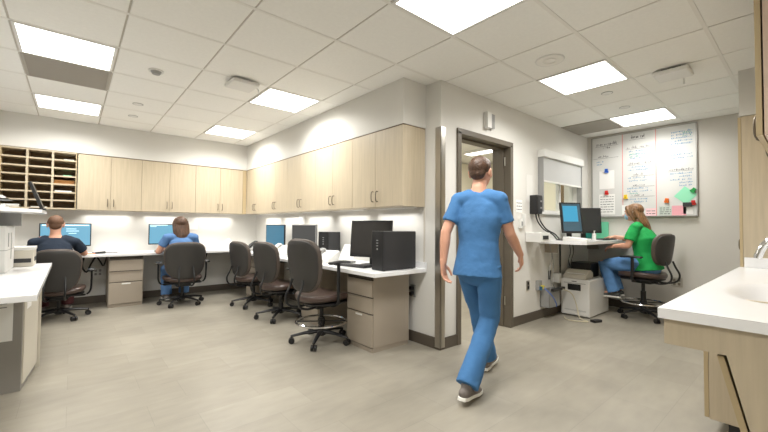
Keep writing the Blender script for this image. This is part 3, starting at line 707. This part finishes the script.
# ------------------------------------------------------------ desk equipment
def monitor(label, loc, rz, w, h, m, arm=False, tilt=0, name='monitor', zc=None, bez=.012, stand=True, back=BLACK):
    """faces -Y; loc z = desk surface; zc = height of screen centre above desk"""
    t = thing(name, label, 'monitor', loc, rz); zc = zc or h/2+.10
    T = M.Translation((0,0,zc))@M.Rotation(tilt,4,'X')
    mb = MB().box(-w/2,w/2,-.012,.012,-h/2,h/2).box(-w*.3,w*.3,.012,.035,-h*.3,h*.3); obj('casing', xform(mb,T), back, t, bevel=.003)
    obj('screen', xform(B(-w/2+bez,w/2-bez,-.0135,-.011,-h/2+bez*1.3,h/2-bez),T), m, t)
    if stand:
        obj('stand', MB().box(-.03,.03,.03,.055,.008,zc), BLACK, t, bevel=.003); obj('base', MB().box(-.12,.12,-.05,.13,0.0005,.012), BLACK, t, bevel=.004)
    return t
def wincontent(parent, w, h, zc, lines):
    mb = MB()
    for (x0,x1,z0,z1) in lines: mb.box(-w/2+x0*w,-w/2+x1*w,-.0142,-.0136,zc-h/2+z0*h,zc-h/2+z1*h)
    obj('window_text', mb, em('screen_pale',(200,232,242),1.0), parent)
m1 = monitor('wide monitor with a pale blue screen in front of the man in navy',(-.06,6.52,DESK),0,.53,.31,SCRB)
wincontent(m1,.53,.31,.255,((.05,.95,.9,.94),(.5,.7,.75,.77),(.5,.75,.66,.68),(.55,.7,.56,.58)))
m2 = monitor('monitor with a blue screen in front of the woman in light blue scrubs',(1.13,6.52,DESK),0,.50,.31,SCRB)
wincontent(m2,.5,.31,.255,((.03,.5,.93,.96),(.04,.2,.87,.89)))
monitor('monitor with a teal screen on the long desk, farthest one',(2.36,5.32,DESK),R(-74),.42,.33,SCRT,zc=.25)
monitor('grey switched-off monitor on the long desk between the phones',(2.33,4.36,DESK),R(-74),.45,.34,SCRD,back=GPL,zc=.25)
monitor('black switched-off monitor tilted back behind the black computer tower',(2.36,2.98,DESK),R(-62),.46,.38,mat('screen_dark',(58,56,54),.25),zc=.275,tilt=R(-6),bez=.018)
def tower(label, loc, rz, w, d, h):
    t = thing('computer_tower', label, 'computer', loc, rz)
    obj('case', B(-w/2,w/2,.012,d,.004,h), BLACK2, t, bevel=.005)
    fp = obj('front_panel', B(-w/2,w/2,0,.013,.004,h+.002), BLACK, t, bevel=.004)
    mb = MB()
    for k in range(3): mb.box(-.012,.012,-.002,0,h*.62+k*.025,h*.62+k*.025+.008)
    mb.cyl((.0,-.002,h*.55),.008,.003,'y'); obj('ports', mb, GPL, fp)
    mb = MB()
    for z in (.05,h-.06): mb.tube([(0,d,z),(0,d+.018,z),(0,d+.018,z+.05),(0,d,z+.05)],.004)
    obj('rear_handle', mb, GPL, t)
    obj('feet', B(-w/2+.01,w/2-.01,.02,.04,0.0003,.004).box(-w/2+.01,w/2-.01,d-.04,d-.02,0.0003,.004), BLACK, t)
    return t
tower('large black computer tower standing at the near end of the long desk',(2.13,2.60,DESK),R(-90),.16,.42,.36)
tower('small black computer on the long desk between the monitors',(2.36,3.93,DESK),R(-75),.17,.22,.33)
def keyboard(label, loc, rz, m=BLACK2, w=.42):
    t = thing('keyboard', label, 'keyboard', loc, rz); obj('case', B(-w/2,w/2,-.07,.07,.0005,.016), m, t, bevel=.004)
    mb = MB()
    for r in range(5):
        for c in range(18): mb.box(-w/2+.012+c*(w-.024)/18,-w/2+.008+(c+1)*(w-.024)/18,-.058+r*.024,-.038+r*.024,.016,.020)
    obj('keys', mb, BLACK if m!=WPL else WPL, t)
keyboard('black keyboard in front of the tilted black monitor',(2.17,3.03,DESK),R(-80))
keyboard('black keyboard on the high desk in front of the woman in green',(5.45,1.82,DR),R(0),w=.38)
keyboard('black keyboard in front of the woman in light blue scrubs',(1.15,6.33,DESK),0)
keyboard('black keyboard in front of the man in navy',(-.10,6.33,DESK),0)
def phone(label, loc, rz, m, hm):
    t = thing('desk_phone', label, 'telephone', loc, rz)
    t.scale=(1.2,1.2,1.25)
    obj('phone_body', MB().prism([(-.10,0.0005),(.10,0.0005),(.10,.09),(.07,.10),(-.10,.03)],'x',-.10,.10), m, t, bevel=.006)
    T = M.Translation((0,.0,.062))@M.Rotation(atan2(.07,.17),4,'X')
    kp = obj('keypad', xform(B(-.02,.085,-.08,.0,.0,.006),T), GPL, t); obj('display', xform(B(-.02,.085,.02,.07,.0,.006),T), mat('lcd',(96,110,104),.3), t)
    obj('handset', xform(MB().sweep(smooth([(-.065,-.09,.02),(-.065,-.06,.035),(-.065,.03,.035),(-.065,.065,.02)]),[(.024,.014)]*13,front=(0,0,1),n=12),T), hm, t, smooth_=True)
    obj('cord', MB().tube([(-.10,-.08,.02),(-.14,-.10,.01),(-.15,0,.008),(-.12,.08,.01),(-.06,.1,.02)],.004), hm, t, smooth_=True)
phone('black and silver desk phone by the room corner',(2.30,5.85,DESK),R(-60),GPL,BLACK)
phone('white desk phone between the teal and grey monitors',(2.26,4.86,DESK),R(-60),WPL,WPL)
phone('light grey desk phone left of the tilted black monitor',(2.20,3.60,DESK),R(-70),WPL,GPL)
# document scanner / paper tray next to phone
t = thing('document_holder', 'small tilted white paper holder beside the light grey phone', 'paper holder', (2.30,3.36,DESK), R(-70))
obj('tray', xform(B(-.09,.09,-.004,.004,.0,.20),M.Translation((0,0,.03))@M.Rotation(R(-35),4,'X')), PAPER, t); obj('foot', B(-.08,.08,-.03,.09,.0005,.02), GPL, t, bevel=.004)
t = thing('tissue_box', 'white box on the worktop in the far room corner', 'box', (2.03,6.50,DESK), R(-20))
obj('carton', B(-.06,.06,-.06,.06,0.0005,.13), PAPER, t, bevel=.002); obj('tissue', MB().sweep([(0,0,.125),(.01,0,.15),(0.02,0.01,.17)],[(.03,.006),(.035,.004),(.01,.003)],n=10), PAPER, t, smooth_=True)
# papers on walls
def sheet(label, loc, rz, w, h, m=PAPER, lines=0, name='paper_sheet', cat='paper', tear=None):
    """hangs on a wall facing -Y local, loc at its centre"""
    t = thing(name, label, cat, loc, rz)
    obj('sheet', B(-w/2,w/2,-.003,-.0015,-h/2,h/2), m, t)
    if lines:
        mb = MB(); rn=random.Random(lines)
        for k in range(lines):
            z = h/2-h*(k+1)/(lines+1); x=-w*.42
            while x < w*.36:
                l=rn.uniform(.02,.05); mb.box(x,min(x+l,w*.42),-.0042,-.003,z-.004,z+.004); x+=l+.01
        obj('writing', mb, INK, t)
    return t
sheet('white notice on the back wall right of the woman in light blue scrubs',(1.54,YB-.001,1.16),0,.15,.20)
sheet('tall white sheet on the wall between the teal and grey monitors',(XW-.001,4.98,1.17),R(-90),.17,.24)
sheet('white sheet on the wall behind the tilted black monitor',(XW-.001,3.55,1.10),R(-90),.20,.26)
sheet('white sheet on the wall left of the pass-through window',(4.26,YD-.001,1.62),0,.15,.33,PAPERG)
sheet('small notice with three short lines right of the door frame',(4.02,YD-.001,1.39),0,.14,.15,PAPER,3)
def outlet(label, loc, rz, n=2, m=WPL, face=GPL):
    t = thing('wall_outlet', label, 'outlet', loc, rz); w=.07+.05*(n-1)
    obj('cover_plate', B(-w/2,w/2,-.007,-.0005,-.058,.058), m, t, bevel=.002)
    for k in range(n):
        x=(k-(n-1)/2)*.05
        obj('socket', B(x-.014,x+.014,-.009,-.0065,.008,.042).box(x-.014,x+.014,-.009,-.0065,-.042,-.008), face, t)
outlet('steel double outlet on the wall below the whiteboard',(XB,1.19,.44),R(-90),2,STEEL,mat('socket_grey',(120,112,100),.5))
outlet('white double outlet on the back wall left of the back drawer pedestal',(.30,YB,.44),0)
outlet('dark single outlet on the wall right of the doorway, left of the network jack',(4.22,YD,.44),0,1,STEEL,BLACK)
outlet('dark upright outlet above the wire basket beside the white machine',(4.78,YD,.52),0,1,BLACK2,BLACK)
t = thing('network_jack', 'wall box with cables plugged in beside the wire basket', 'network outlet', (4.45,YD,.42))
obj('box', B(-.04,.04,-.045,-.0005,-.06,.06), GPL, t, bevel=.003); obj('plug', B(-.03,.0,-.07,-.045,-.05,-.01), mat('plug_blue',(40,90,120),.5), t); obj('plug', B(.005,.035,-.08,-.045,-.04,-.0), mat('plug_yellow',(220,200,50),.5), t)
# horn strobe above doorway
t = thing('wall_chime', 'small white two-part alarm box above the doorway', 'alarm', (3.39,YD,2.275))
obj('housing', B(-.085,-.01,-.055,-.0005,-.085,.085), WPL, t, bevel=.006); obj('speaker', B(-.005,.07,-.04,-.0005,-.075,.08), GPL, t, bevel=.004)
# card reader + switch
t = thing('wall_keypad', 'pair of small white wall boxes above the label printer', 'control box', (4.07,YD,1.19))
obj('box', B(-.06,0,-.03,-.0005,-.06,.05), WPL, t, bevel=.004); obj('dark_slot', B(-.045,-.015,-.033,-.029,-.03,.02), GPL, t); obj('tall_box', B(.01,.05,-.04,-.0005,-.03,.11), WPL, t, bevel=.004)
# black wall box with cables
t = thing('wall_phone_box', 'black wall-mounted box with cords hanging to the high desk', 'telephone', (4.33,YD,1.42))
obj('housing', B(-.065,.065,-.10,-.0005,-.115,.115), BLACK, t, bevel=.008)
obj('control_panel', B(-.05,.055,-.105,-.099,-.09,.09), BLACK2, t); obj('button', B(.0,.04,-.109,-.104,.03,.05).box(.0,.04,-.109,-.104,-.05,-.03), GPL, t)
for s in (-.05,.02):
    obj('cord', MB().tube([(s,-.07,-.113),(s+.01,-.09,-.20),(s+.08,-.13,-.30),(s+.22,-.17,-.36),(s+.36,-.16,-.425)],.008), BLACK, t, smooth_=True)
# high desk items
ma = monitor('upright portrait monitor with a blue screen on the high desk',(4.80,2.0,DR),R(-32),.285,.39,mat('screen_slate',(70,96,112),.2),zc=.285,tilt=R(-8),bez=.018)
obj('blue_window', xform(B(-.115,.085,-.0148,-.0136,-.05,.15),M.Translation((0,0,.285))@M.Rotation(R(-8),4,'X')), mat('screen_cyan',(30,50,60),.3,emit=(70,170,210),strength=.85), ma)
monitor('dark switched-off monitor on the high desk nearest the woman in green',(5.30,2.03,DR),R(-42),.43,.34,mat('screen_dark2',(52,54,56),.25),zc=.26,tilt=R(-4),bez=.02)
tag(obj('file_holder', MB().prism([(5.78,2.19),(5.98,2.19),(5.98,2.24),(5.78,2.24)],'z',DR+.0005,DR+.30), mat('teal_plastic',(20,120,110),.5), None, bevel=.004), 'dark teal file holder behind the dark monitor on the high desk', 'file holder')
tag(obj('green_note_pad', B(5.99,6.04,1.98,2.14,DR+.0005,DR+.25), mat('green_pad',(110,200,160),.7), None, bevel=.002), 'pale green pad standing under the whiteboard beside the teal holder', 'note pad')
t = thing('laser_scanner', 'low white flat device with papers at the left of the high desk', 'scanner', (4.68,1.88,DR), R(12))
obj('base', MB().prism([(-.13,0.0005),(.13,.0005),(.13,.05),(-.13,.025)],'x',-.16,.16), WPL, t, bevel=.005); obj('paper', xform(B(-.10,.10,-.10,.08,.035,.038),M.Rotation(R(6),4,'X')), PAPER, t)
t = thing('paper_pile', 'loose white papers lying along the front of the high desk', 'papers', (4.95,1.81,DR))
for k in range(5): obj('sheet', xform(B(-.11,.11,-.07,.07,.001+k*.002,.0022+k*.002),M.Rotation(random.uniform(-.25,.25),4,'Z')@M.Translation((random.uniform(-.03,.03),0,0))), PAPER, t)
t = thing('sanitizer_bottle', 'small white pump bottle between the two high desk monitors', 'bottle', (5.10,1.84,DR)); t.scale=(.75,.75,.75)
obj('bottle_body', MB().cyl((0,0,.0005),.028,.10).cyl((0,0,.10),.028,.02,r2=.012), WPL, t, smooth_=True); obj('pump', MB().cyl((0,0,.12),.006,.04).box(-.008,.035,-.007,.007,.155,.165), WPL, t)
t = thing('computer_mouse', 'black mouse under the hand of the woman in green', 'mouse', (5.70,1.86,DR))
obj('mouse_shell', MB().ell((0,0,.012),(.03,.05,.016)), BLACK, t, smooth_=True)
tag(obj('desk_cord_bundle', MB().tube([(4.97,2.16,DR+.02),(5.02,2.06,DR+.01),(5.06,2.14,DR+.04),(5.08,2.02,DR+.01),(5.10,2.17,DR+.03)],.006), BLACK), 'tangle of black cord between the monitors on the high desk', 'cord')
for k,(x,pts) in enumerate(((4.66,[(4.64,2.2,.935),(4.66,2.18,.75),(4.63,2.2,.6),(4.68,2.2,.42),(4.64,2.2,.33)]),(4.74,[(4.72,2.2,.935),(4.70,2.19,.78),(4.75,2.2,.6),(4.71,2.2,.45),(4.78,2.2,.36)]))):
    tag(obj('hanging_cord', MB().tube(pts,.005), GPL), ('left','right')[k]+' grey cord hanging under the high desk above the wire basket', 'cord')
tag(obj('hanging_cord', MB().tube([(4.98,2.22,.935),(4.98,2.22,.5)],.012), BLACK), 'thick straight black cable hanging behind the white machine', 'cord')
for k,x in enumerate((5.22,5.32)):
    tag(obj('hanging_cord', MB().tube([(x,2.2,.935),(x+.03,2.2,.8),(x-.03,2.2,.7),(x+.01,2.2,.62)],.005), BLACK), 'thin black looped cord above the black machine, '+('left','right')[k]+' one', 'cord')
# wire basket
t = thing('wire_basket', 'grey plastic basket on the wall below the network jack', 'basket', (4.66,YD,.14))
mb = MB()
mb.box(-.14,.16,-.012,-.003,0,.22).box(-.14,.16,-.12,-.112,0,.22).box(-.14,-.132,-.12,-.003,0,.22).box(.152,.16,-.12,-.003,0,.22).box(-.14,.16,-.12,-.003,0,.008)
obj('bin', mb, GPL, t, bevel=.003)
tag(obj('power_strip', MB().box(4.55,4.86,YD-.165,YD-.125,.345,.38), BLACK, None, bevel=.004), 'black power strip lying across the grey basket', 'power strip')
tag(obj('data_cable', MB().tube([(4.46,2.19,.40),(4.50,2.10,.30),(4.56,2.08,.20),(4.60,2.10,.16)],.005), mat('cable_blue',(70,110,190),.5)), 'blue data cable drooping from the network jack', 'cable')
tag(obj('data_cable', MB().tube([(4.78,2.1,.36),(4.86,2.02,.30),(4.90,1.98,.15),(4.84,1.92,.02),(4.78,1.80,.008),(4.72,1.86,.008),(4.68,2.0,.008),(4.78,2.08,.008)],.006), mat('cable_cream',(206,198,170),.5)), 'cream cable looping down onto the floor beside the white machine', 'cable')
t = thing('power_adapter', 'small black power block lying on the floor by the white machine', 'power adapter', (4.86,1.74,0), R(-20))
obj('block', B(-.06,.06,-.035,.035,.0005,.032), BLACK, t, bevel=.005); obj('plug_end', B(.06,.075,-.015,.015,.005,.025), BLACK2, t)
tag(obj('wall_adapter', B(4.86,4.93,YD-.09,YD-.001,.42,.54), WPL, None, bevel=.005), 'white plug-in adapter on the wall at the left edge of the white machine', 'power adapter')
# white machine under high desk; front faces -X
t = thing('shredder', 'white cabinet machine with a black display under the high desk', 'shredder', (4.95,1.85,0))
obj('case', B(.012,.66,0,.35,.012,.475), WPL, t, bevel=.008)
fd = obj('front_door', B(0,.014,.004,.346,.02,.478), WPL, t, bevel=.006)
obj('display', B(-.003,.001,.10,.26,.335,.415), BLACK, fd); obj('vent_lines', B(-.002,.001,.04,.30,.075,.078).box(-.002,.001,.04,.30,.085,.088), GPL, fd)
obj('brand_mark', B(-.003,.001,.15,.21,.445,.453), BLACK2, fd); obj('groove', B(-.002,.001,.04,.31,.424,.430), GPL, fd)
obj('wheels', B(.05,.1,.02,.05,0,.012).box(.05,.1,.3,.33,0,.012).box(.55,.6,.02,.05,0,.012).box(.55,.6,.3,.33,0,.012), BLACK, t)
t = thing('label_maker_tray', 'beige flat tray device on top of the white machine', 'tray', (4.99,1.90,.478))
obj('tray', MB().prism([(0,.001),(.26,.001),(.26,.07),(.18,.11),(.03,.035)],'y',.01,.30), BEIGE, t, bevel=.004); obj('paper', B(.05,.10,.04,.26,.06,.064), PAPER, t)
t = thing('black_printer', 'black box printer on the white machine, behind the beige tray', 'printer', (5.28,1.95,.4765))
obj('case', B(0,.28,.0,.26,.0005,.19), BLACK, t, bevel=.01); obj('slot', B(-.002,.002,.04,.22,.05,.08), BLACK2, t)

# ------------------------------------------------------------ whiteboard
t = thing('whiteboard', 'large white marker board in three columns covering the upper wall', 'whiteboard', (XB,1.585,1.903), R(-90))
# local: -Y faces the room, +X local -> world -Y
hw,hh = .61,.590
obj('surface', B(-hw,hw,-.014,-.002,-hh,hh), mat('board_white',(214,214,211),.5), t)
mb = MB()
for a in ((-hw-.014,-hw,-hh,hh),(hw,hw+.014,-hh,hh),(-hw-.014,hw+.014,-hh-.014,-hh),(-hw-.014,hw+.014,hh,hh+.010)): mb.box(a[0],a[1],-.022,-.001,a[2],a[3])
obj('frame', mb, mat('aluminium',(170,168,164),.35,metal=.7), t); obj('marker_tray', B(-hw,hw,-.05,-.022,-hh-.014,-hh-.004), mat('aluminium',(170,168,164),.35,metal=.7), t)
mb = MB(); mb.box(-.212,-.206,-.0155,-.014,-hh,hh); mb.box(.186,.192,-.0155,-.014,-hh,hh); obj('column_line', mb, mat('red_line',(226,110,104),.6), t)
rn = random.Random(3)
def scrib(ink, x0, x1, z, h, th=.0055):
    x = x0; mb = MB()
    while x < x1:
        w = rn.uniform(.008,.016); k = rn.randint(0,3); zz = z+rn.uniform(-.003,.003)
        hh_ = h*rn.choice((.55,.6,1))
        if k==0: mb.box(x,x+th,-.0152,-.014,zz,zz+hh_); mb.box(x,x+w,-.0152,-.014,zz+h*.28,zz+h*.28+th)
        elif k==1: mb.box(x,x+w,-.0152,-.014,zz,zz+th); mb.box(x,x+w,-.0152,-.014,zz+h*.5,zz+h*.5+th); mb.box(x,x+th,-.0152,-.014,zz,zz+h*.5)
        elif k==2: mb.box(x,x+th,-.0152,-.014,zz,zz+h*.55); mb.box(x+w-th,x+w,-.0152,-.014,zz,zz+hh_)
        else: mb.box(x,x+w,-.0152,-.014,zz+h*.2,zz+h*.2+th)
        x += w+.006
        if rn.random()<.16: x += .02
    obj('handwriting_line', mb, ink, t)
def rule(x0,x1,z): obj('ruled_line', B(x0,x1,-.0152,-.014,z,z+.003), INK, t)
scrib(INK,-.55,-.28,.47,.045,.005); rule(-.57,-.26,.455); scrib(INK,-.46,-.38,.42,.03)
scrib(INK,-.53,-.38,.29,.035,.0045); rule(-.60,-.26,.275)
scrib(INK,-.10,.05,.51,.045,.005); rule(-.12,.07,.49)
for z,a,b_ in ((.37,-.15,.16),(.14,-.13,.15),(-.02,-.08,.04),(-.17,-.08,.06),(-.31,-.10,.05)):
    scrib(INK,a,b_,z,.032,.0042); rule(a-.02,.17,z-.012)
scrib(INK,.33,.57,-.0,.03,.0042); rule(.32,.58,-.012)
for z in (.32,.27,.22,.09,.05,-.06,-.10,-.21,-.25,-.36,-.40): scrib(INKB,-.16+rn.uniform(0,.06),rn.uniform(.06,.16),z,.024)
for z in (.50,.46,.42,.38,.34): scrib(INKB,.36,.57,z,.026)
for z in (.20,.16): scrib(INKB,.34,.57,z,.02)
for z in (-.05,-.09,-.13,-.17,-.21): scrib(INKB,rn.choice((.34,.44)),.57,z,.022)
scrib(INKB,-.55,-.47,.22,.02); scrib(INKB,-.55,-.48,.18,.02)
for z in (.28,.24,-.28): scrib(INKG,-.12,-.02,z,.026)
for z in (.48,.44): scrib(INKG,.48,.57,z,.026)
def wbp(y,z): return (XB-.0142,y,z)
CL = {'blue':(40,100,200),'red':(205,40,34),'yellow':(240,205,40),'orange':(240,120,40),'green':(30,150,70)}
def clip(col, y, z, label, rot=0):
    t = thing('magnetic_clip', label, 'clip', wbp(y,z), R(-90), 'coloured magnetic clips on the whiteboard')
    m = mat('clip_'+col, CL[col], .4); T = M.Rotation(rot,4,'Y')
    obj('jaw', xform(B(-.026,.026,-.022,-.004,-.028,.0),T), m, t, bevel=.003); obj('grip', xform(B(-.02,.02,-.03,-.012,-.0,.032),T), m, t, bevel=.003)
sheet('white sheet under the blue clip on the left whiteboard column',wbp(2.00,1.855),R(-90),.20,.27)
clip('blue',2.0,1.985,'blue clip holding the upper left sheet')
sheet('printed sheet with bold black lines under the red clip',wbp(2.0,1.49),R(-90),.21,.30,PAPER,7)
clip('red',2.0,1.66,'red clip above the bold printed sheet')
clip('yellow',1.755,1.585,'yellow clip above the head of the woman in green')
sheet('white sheet on the whiteboard behind the head of the woman in green',wbp(1.735,1.40),R(-90),.14,.14,PAPER)
clip('orange',1.28,1.51,'orange clip on the right whiteboard column',.2)
sheet('small grey-green printed card at the bottom of the right column',wbp(1.30,1.375),R(-90),.14,.13,mat('card_grey',(200,208,200),.8),4,'note_card','card')
sheet('pink note card beside the grey-green card',wbp(1.155,1.375),R(-90),.15,.13,mat('card_pink',(236,170,180),.8),0,'note_card','card')
t = thing('green_note', 'pale green paper turned like a diamond near the right board edge', 'note', wbp(1.085,1.57), R(-90))
obj('sheet', xform(B(-.085,.085,-.004,-.002,-.085,.085),M.Rotation(R(42),4,'Y')), mat('mint_paper',(150,224,186),.8), t)
clip('green',1.005,1.63,'green clip holding the diamond shaped green paper',.7)
t = thing('board_eraser', 'small black block at the lower right of the whiteboard', 'eraser', wbp(1.065,1.45), R(-90)); obj('felt', B(-.045,.045,-.03,-.016,-.028,.028), BLACK2, t, bevel=.003); obj('grip', B(-.04,.04,-.016,-.001,-.024,.024), GPL, t)
clip('red2' if False else 'red',1.005,1.47,'red clip at the right edge of the whiteboard beside the black block')
sheet('white slip with blue pencil lines under the black block',wbp(1.06,1.375),R(-90),.1,.09,PAPER,0)
sheet('small pink note on the middle column above the marker tray',wbp(1.46,1.36),R(-90),.12,.11,mat('card_pale_pink',(242,206,210),.8),2,'note_card','card')

# ------------------------------------------------------------ left counter
t = thing('side_counter', 'near white counter at the left edge holding two printers', 'counter', (0,0,0))
obj('countertop', MB().prism([(-1.5,3.02),(-.15,3.02),(-.155,5.35),(-1.5,5.35)],'z',.68,.718), CTOP, t, bevel=.003)
t = thing('counter_cabinet', 'grey cabinet with paper notices under the near left counter', 'cabinet', (0,0,0))
GC = mat('grey_panel',(138,134,127),.5)
obj('body', MB().prism([(-1.45,3.53),(-.245,3.53),(-.20,4.05),(-.26,4.6),(-1.45,4.6)],'z',.0,.679), GC, t)
obj('side_panel', MB().prism([(-.243,3.56),(-.235,3.56),(-.190,4.03),(-.198,4.03)],'z',.04,.675), BEIGE, t)
obj('corner_post', MB().prism([(-.20,4.035),(-.172,4.035),(-.175,4.09),(-.20,4.09)],'z',.0,.679), BEIGE, t)
sheet('large notice with black marks on the grey end of the left cabinet',(-.44,3.529,.50),0,.30,.30,PAPERG)
t2 = thing('notice_marks', 'black printed squares on the cabinet notice', 'sign', (-.44,3.5255,.5)); obj('mark', B(.03,.08,-.001,.0,.0,.05), BLACK, t2); obj('mark', B(.03,.08,-.001,.0,-.09,-.04), BLACK, t2); obj('print_line', B(-.1,.12,-.001,0,.10,.106).box(-.1,.12,-.001,0,.075,.08), INK, t2)
sheet('small white slip on the side of the left cabinet',(-.215,3.80,.60),R(85),.14,.09,PAPER) if False else None
t = thing('slip', 'folded white slip taped to the beige side of the left cabinet', 'paper', (-.2235,3.68,.60), R(85)); obj('sheet', B(-.07,.07,-.003,-.0005,-.06,.05), PAPER, t)
t = thing('office_printer', 'tall white printer at the left photo edge on the near counter', 'printer', (-.42,4.45,.718))
obj('case', B(-.5,0,0,.55,.0005,.40), WPL, t, bevel=.01); obj('seam', B(-.49,.001,-.001,.551,.19,.194), GPL, t); obj('front_door', B(-.46,-.04,-.006,.001,.03,.17), WPL, t, bevel=.003); obj('side_vent', B(-.001,.003,.1,.12,.22,.34).box(-.001,.003,.3,.31,.1,.34), GPL, t)
t = thing('label_printer_beige', 'low beige printer behind the tall white printer', 'printer', (-.28,5.02,.718))
obj('case', B(-.38,0,0,.30,.0005,.16), BEIGE, t, bevel=.006); obj('lid', B(-.39,.005,-.01,.31,.16,.19), WPL, t, bevel=.004); obj('paper_slot', B(-.002,.003,.03,.25,.05,.09).box(-.18,-.02,-.003,.002,.04,.08), BLACK2, t)
t = thing('transaction_shelf', 'raised white shelf over the near counter', 'shelf', (0,0,0))
obj('shelf_board', MB().prism([(-1.4,3.9),(-.42,3.95),(-.20,4.35),(-.20,5.05),(-1.4,5.05)],'z',1.235,1.262), CTOP, t, bevel=.003)
obj('support_post', B(-.62,-.36,4.75,4.85,1.119,1.234), GPL, t)
t = thing('tablet_monitor', 'thin dark screen seen edge-on tilted back on the raised shelf', 'monitor', (-.24,4.45,1.262), 0)
obj('panel', xform(B(-.012,.012,-.10,.12,.0,.24),M.Translation((.035,0,.012))@M.Rotation(R(-20),4,'Y')), BLACK, t, bevel=.004)
obj('stand', B(-.05,.06,-.06,.06,.0005,.014), BLACK2, t, bevel=.003)
t = thing('letter_tray', 'black letter tray with papers on the raised shelf', 'tray', (-.50,4.35,1.262))
obj('tray', B(-.25,.10,-.12,.18,.0005,.008).box(-.25,.10,-.12,.18,.075,.083).box(-.25,-.24,-.12,.18,.008,.075), BLACK, t); obj('paper', B(-.24,.08,-.11,.16,.009,.03).box(-.24,.06,-.1,.15,.084,.11), PAPER, t)
# small desk things
t = thing('pen', 'orange pen lying by the right elbow of the man in navy', 'pen', (.20,6.30,DESK), .3); obj('barrel', MB().cyl((-.06,0,.006),.005,.11,'x'), mat('orange_plastic',(235,130,50),.4), t)
t = thing('stapler', 'small black stapler on the back desk right of the man in navy', 'stapler', (.30,6.33,DESK), .1); obj('base', B(-.06,.06,-.015,.015,.0005,.01), BLACK, t, bevel=.003); obj('arm', xform(B(-.055,.06,-.013,.013,.012,.028),M.Rotation(R(-5),4,'Y')), BLACK2, t, bevel=.004)
tag(obj('loose_cord', MB().tube([(.22,6.55,DESK+.005),(.32,6.48,DESK+.005),(.42,6.46,DESK+.005),(.50,6.40,DESK+.005)],.005), BLACK), 'black cord curling on the back desk above the drawer pedestal', 'cord')
t = thing('cable_box', 'black cable clump under the back desk above the white outlet', 'cables', (.22,6.66,.60))
obj('cable', MB().tube([(-.08,0,.09),(-.1,0,-.05),(-.05,.02,-.14),(0,0,-.02),(.05,0,.08)],.012), BLACK, t, smooth_=True); obj('cable', MB().tube([(.05,0,.09),(.1,0,.0),(.14,.02,-.06),(.18,0,.09)],.009), BLACK, t, smooth_=True)
t = thing('cable_box', 'black cable clump under the back desk right of the seated woman in blue', 'cables', (1.72,6.66,.60))
obj('cable', MB().tube([(-.08,0,.09),(-.09,0,-.05),(-.02,.02,-.1),(.03,0,.09)],.012), BLACK, t, smooth_=True)
t = thing('wall_box', 'black cable jack on the wall beside the near drawer pedestal', 'outlet', (XW,2.62,.50), R(-90)); obj('plate', B(-.035,.035,-.01,-.0005,-.06,.06), GPL, t); obj('plug', B(-.02,.02,-.045,-.01,.01,.045).box(-.02,.02,-.045,-.01,-.045,-.01), BLACK, t, bevel=.004)

# ------------------------------------------------------------ camera, world, view
cd = bpy.data.cameras.new('camera'); cam = bpy.data.objects.new('camera', cd); C.objects.link(cam)
cd.sensor_width = 36; cd.lens = 366.84*36/768; cd.clip_start=.02
yaw,pitch,roll = .704173,.026915,.007831
fw_ = V((sin(yaw)*cos(pitch),cos(yaw)*cos(pitch),sin(pitch))); rt = V((cos(yaw),-sin(yaw),0)); up = rt.cross(fw_)
r2 = rt*cos(roll)+up*sin(roll); u2 = up*cos(roll)-rt*sin(roll)
cam.matrix_world = M(((r2.x,u2.x,-fw_.x,0),(r2.y,u2.y,-fw_.y,0),(r2.z,u2.z,-fw_.z,1.145),(0,0,0,1)))
sc = bpy.context.scene; sc.camera = cam
w = bpy.data.worlds.new('world'); sc.world = w; w.use_nodes = True
w.node_tree.nodes['Background'].inputs[0].default_value = (.9,.9,.9,1); w.node_tree.nodes['Background'].inputs[1].default_value = .3
vs = sc.view_settings; vs.view_transform='Standard'; vs.look='None'; vs.gamma=1; vs.exposure=.1; vs.use_curve_mapping=False
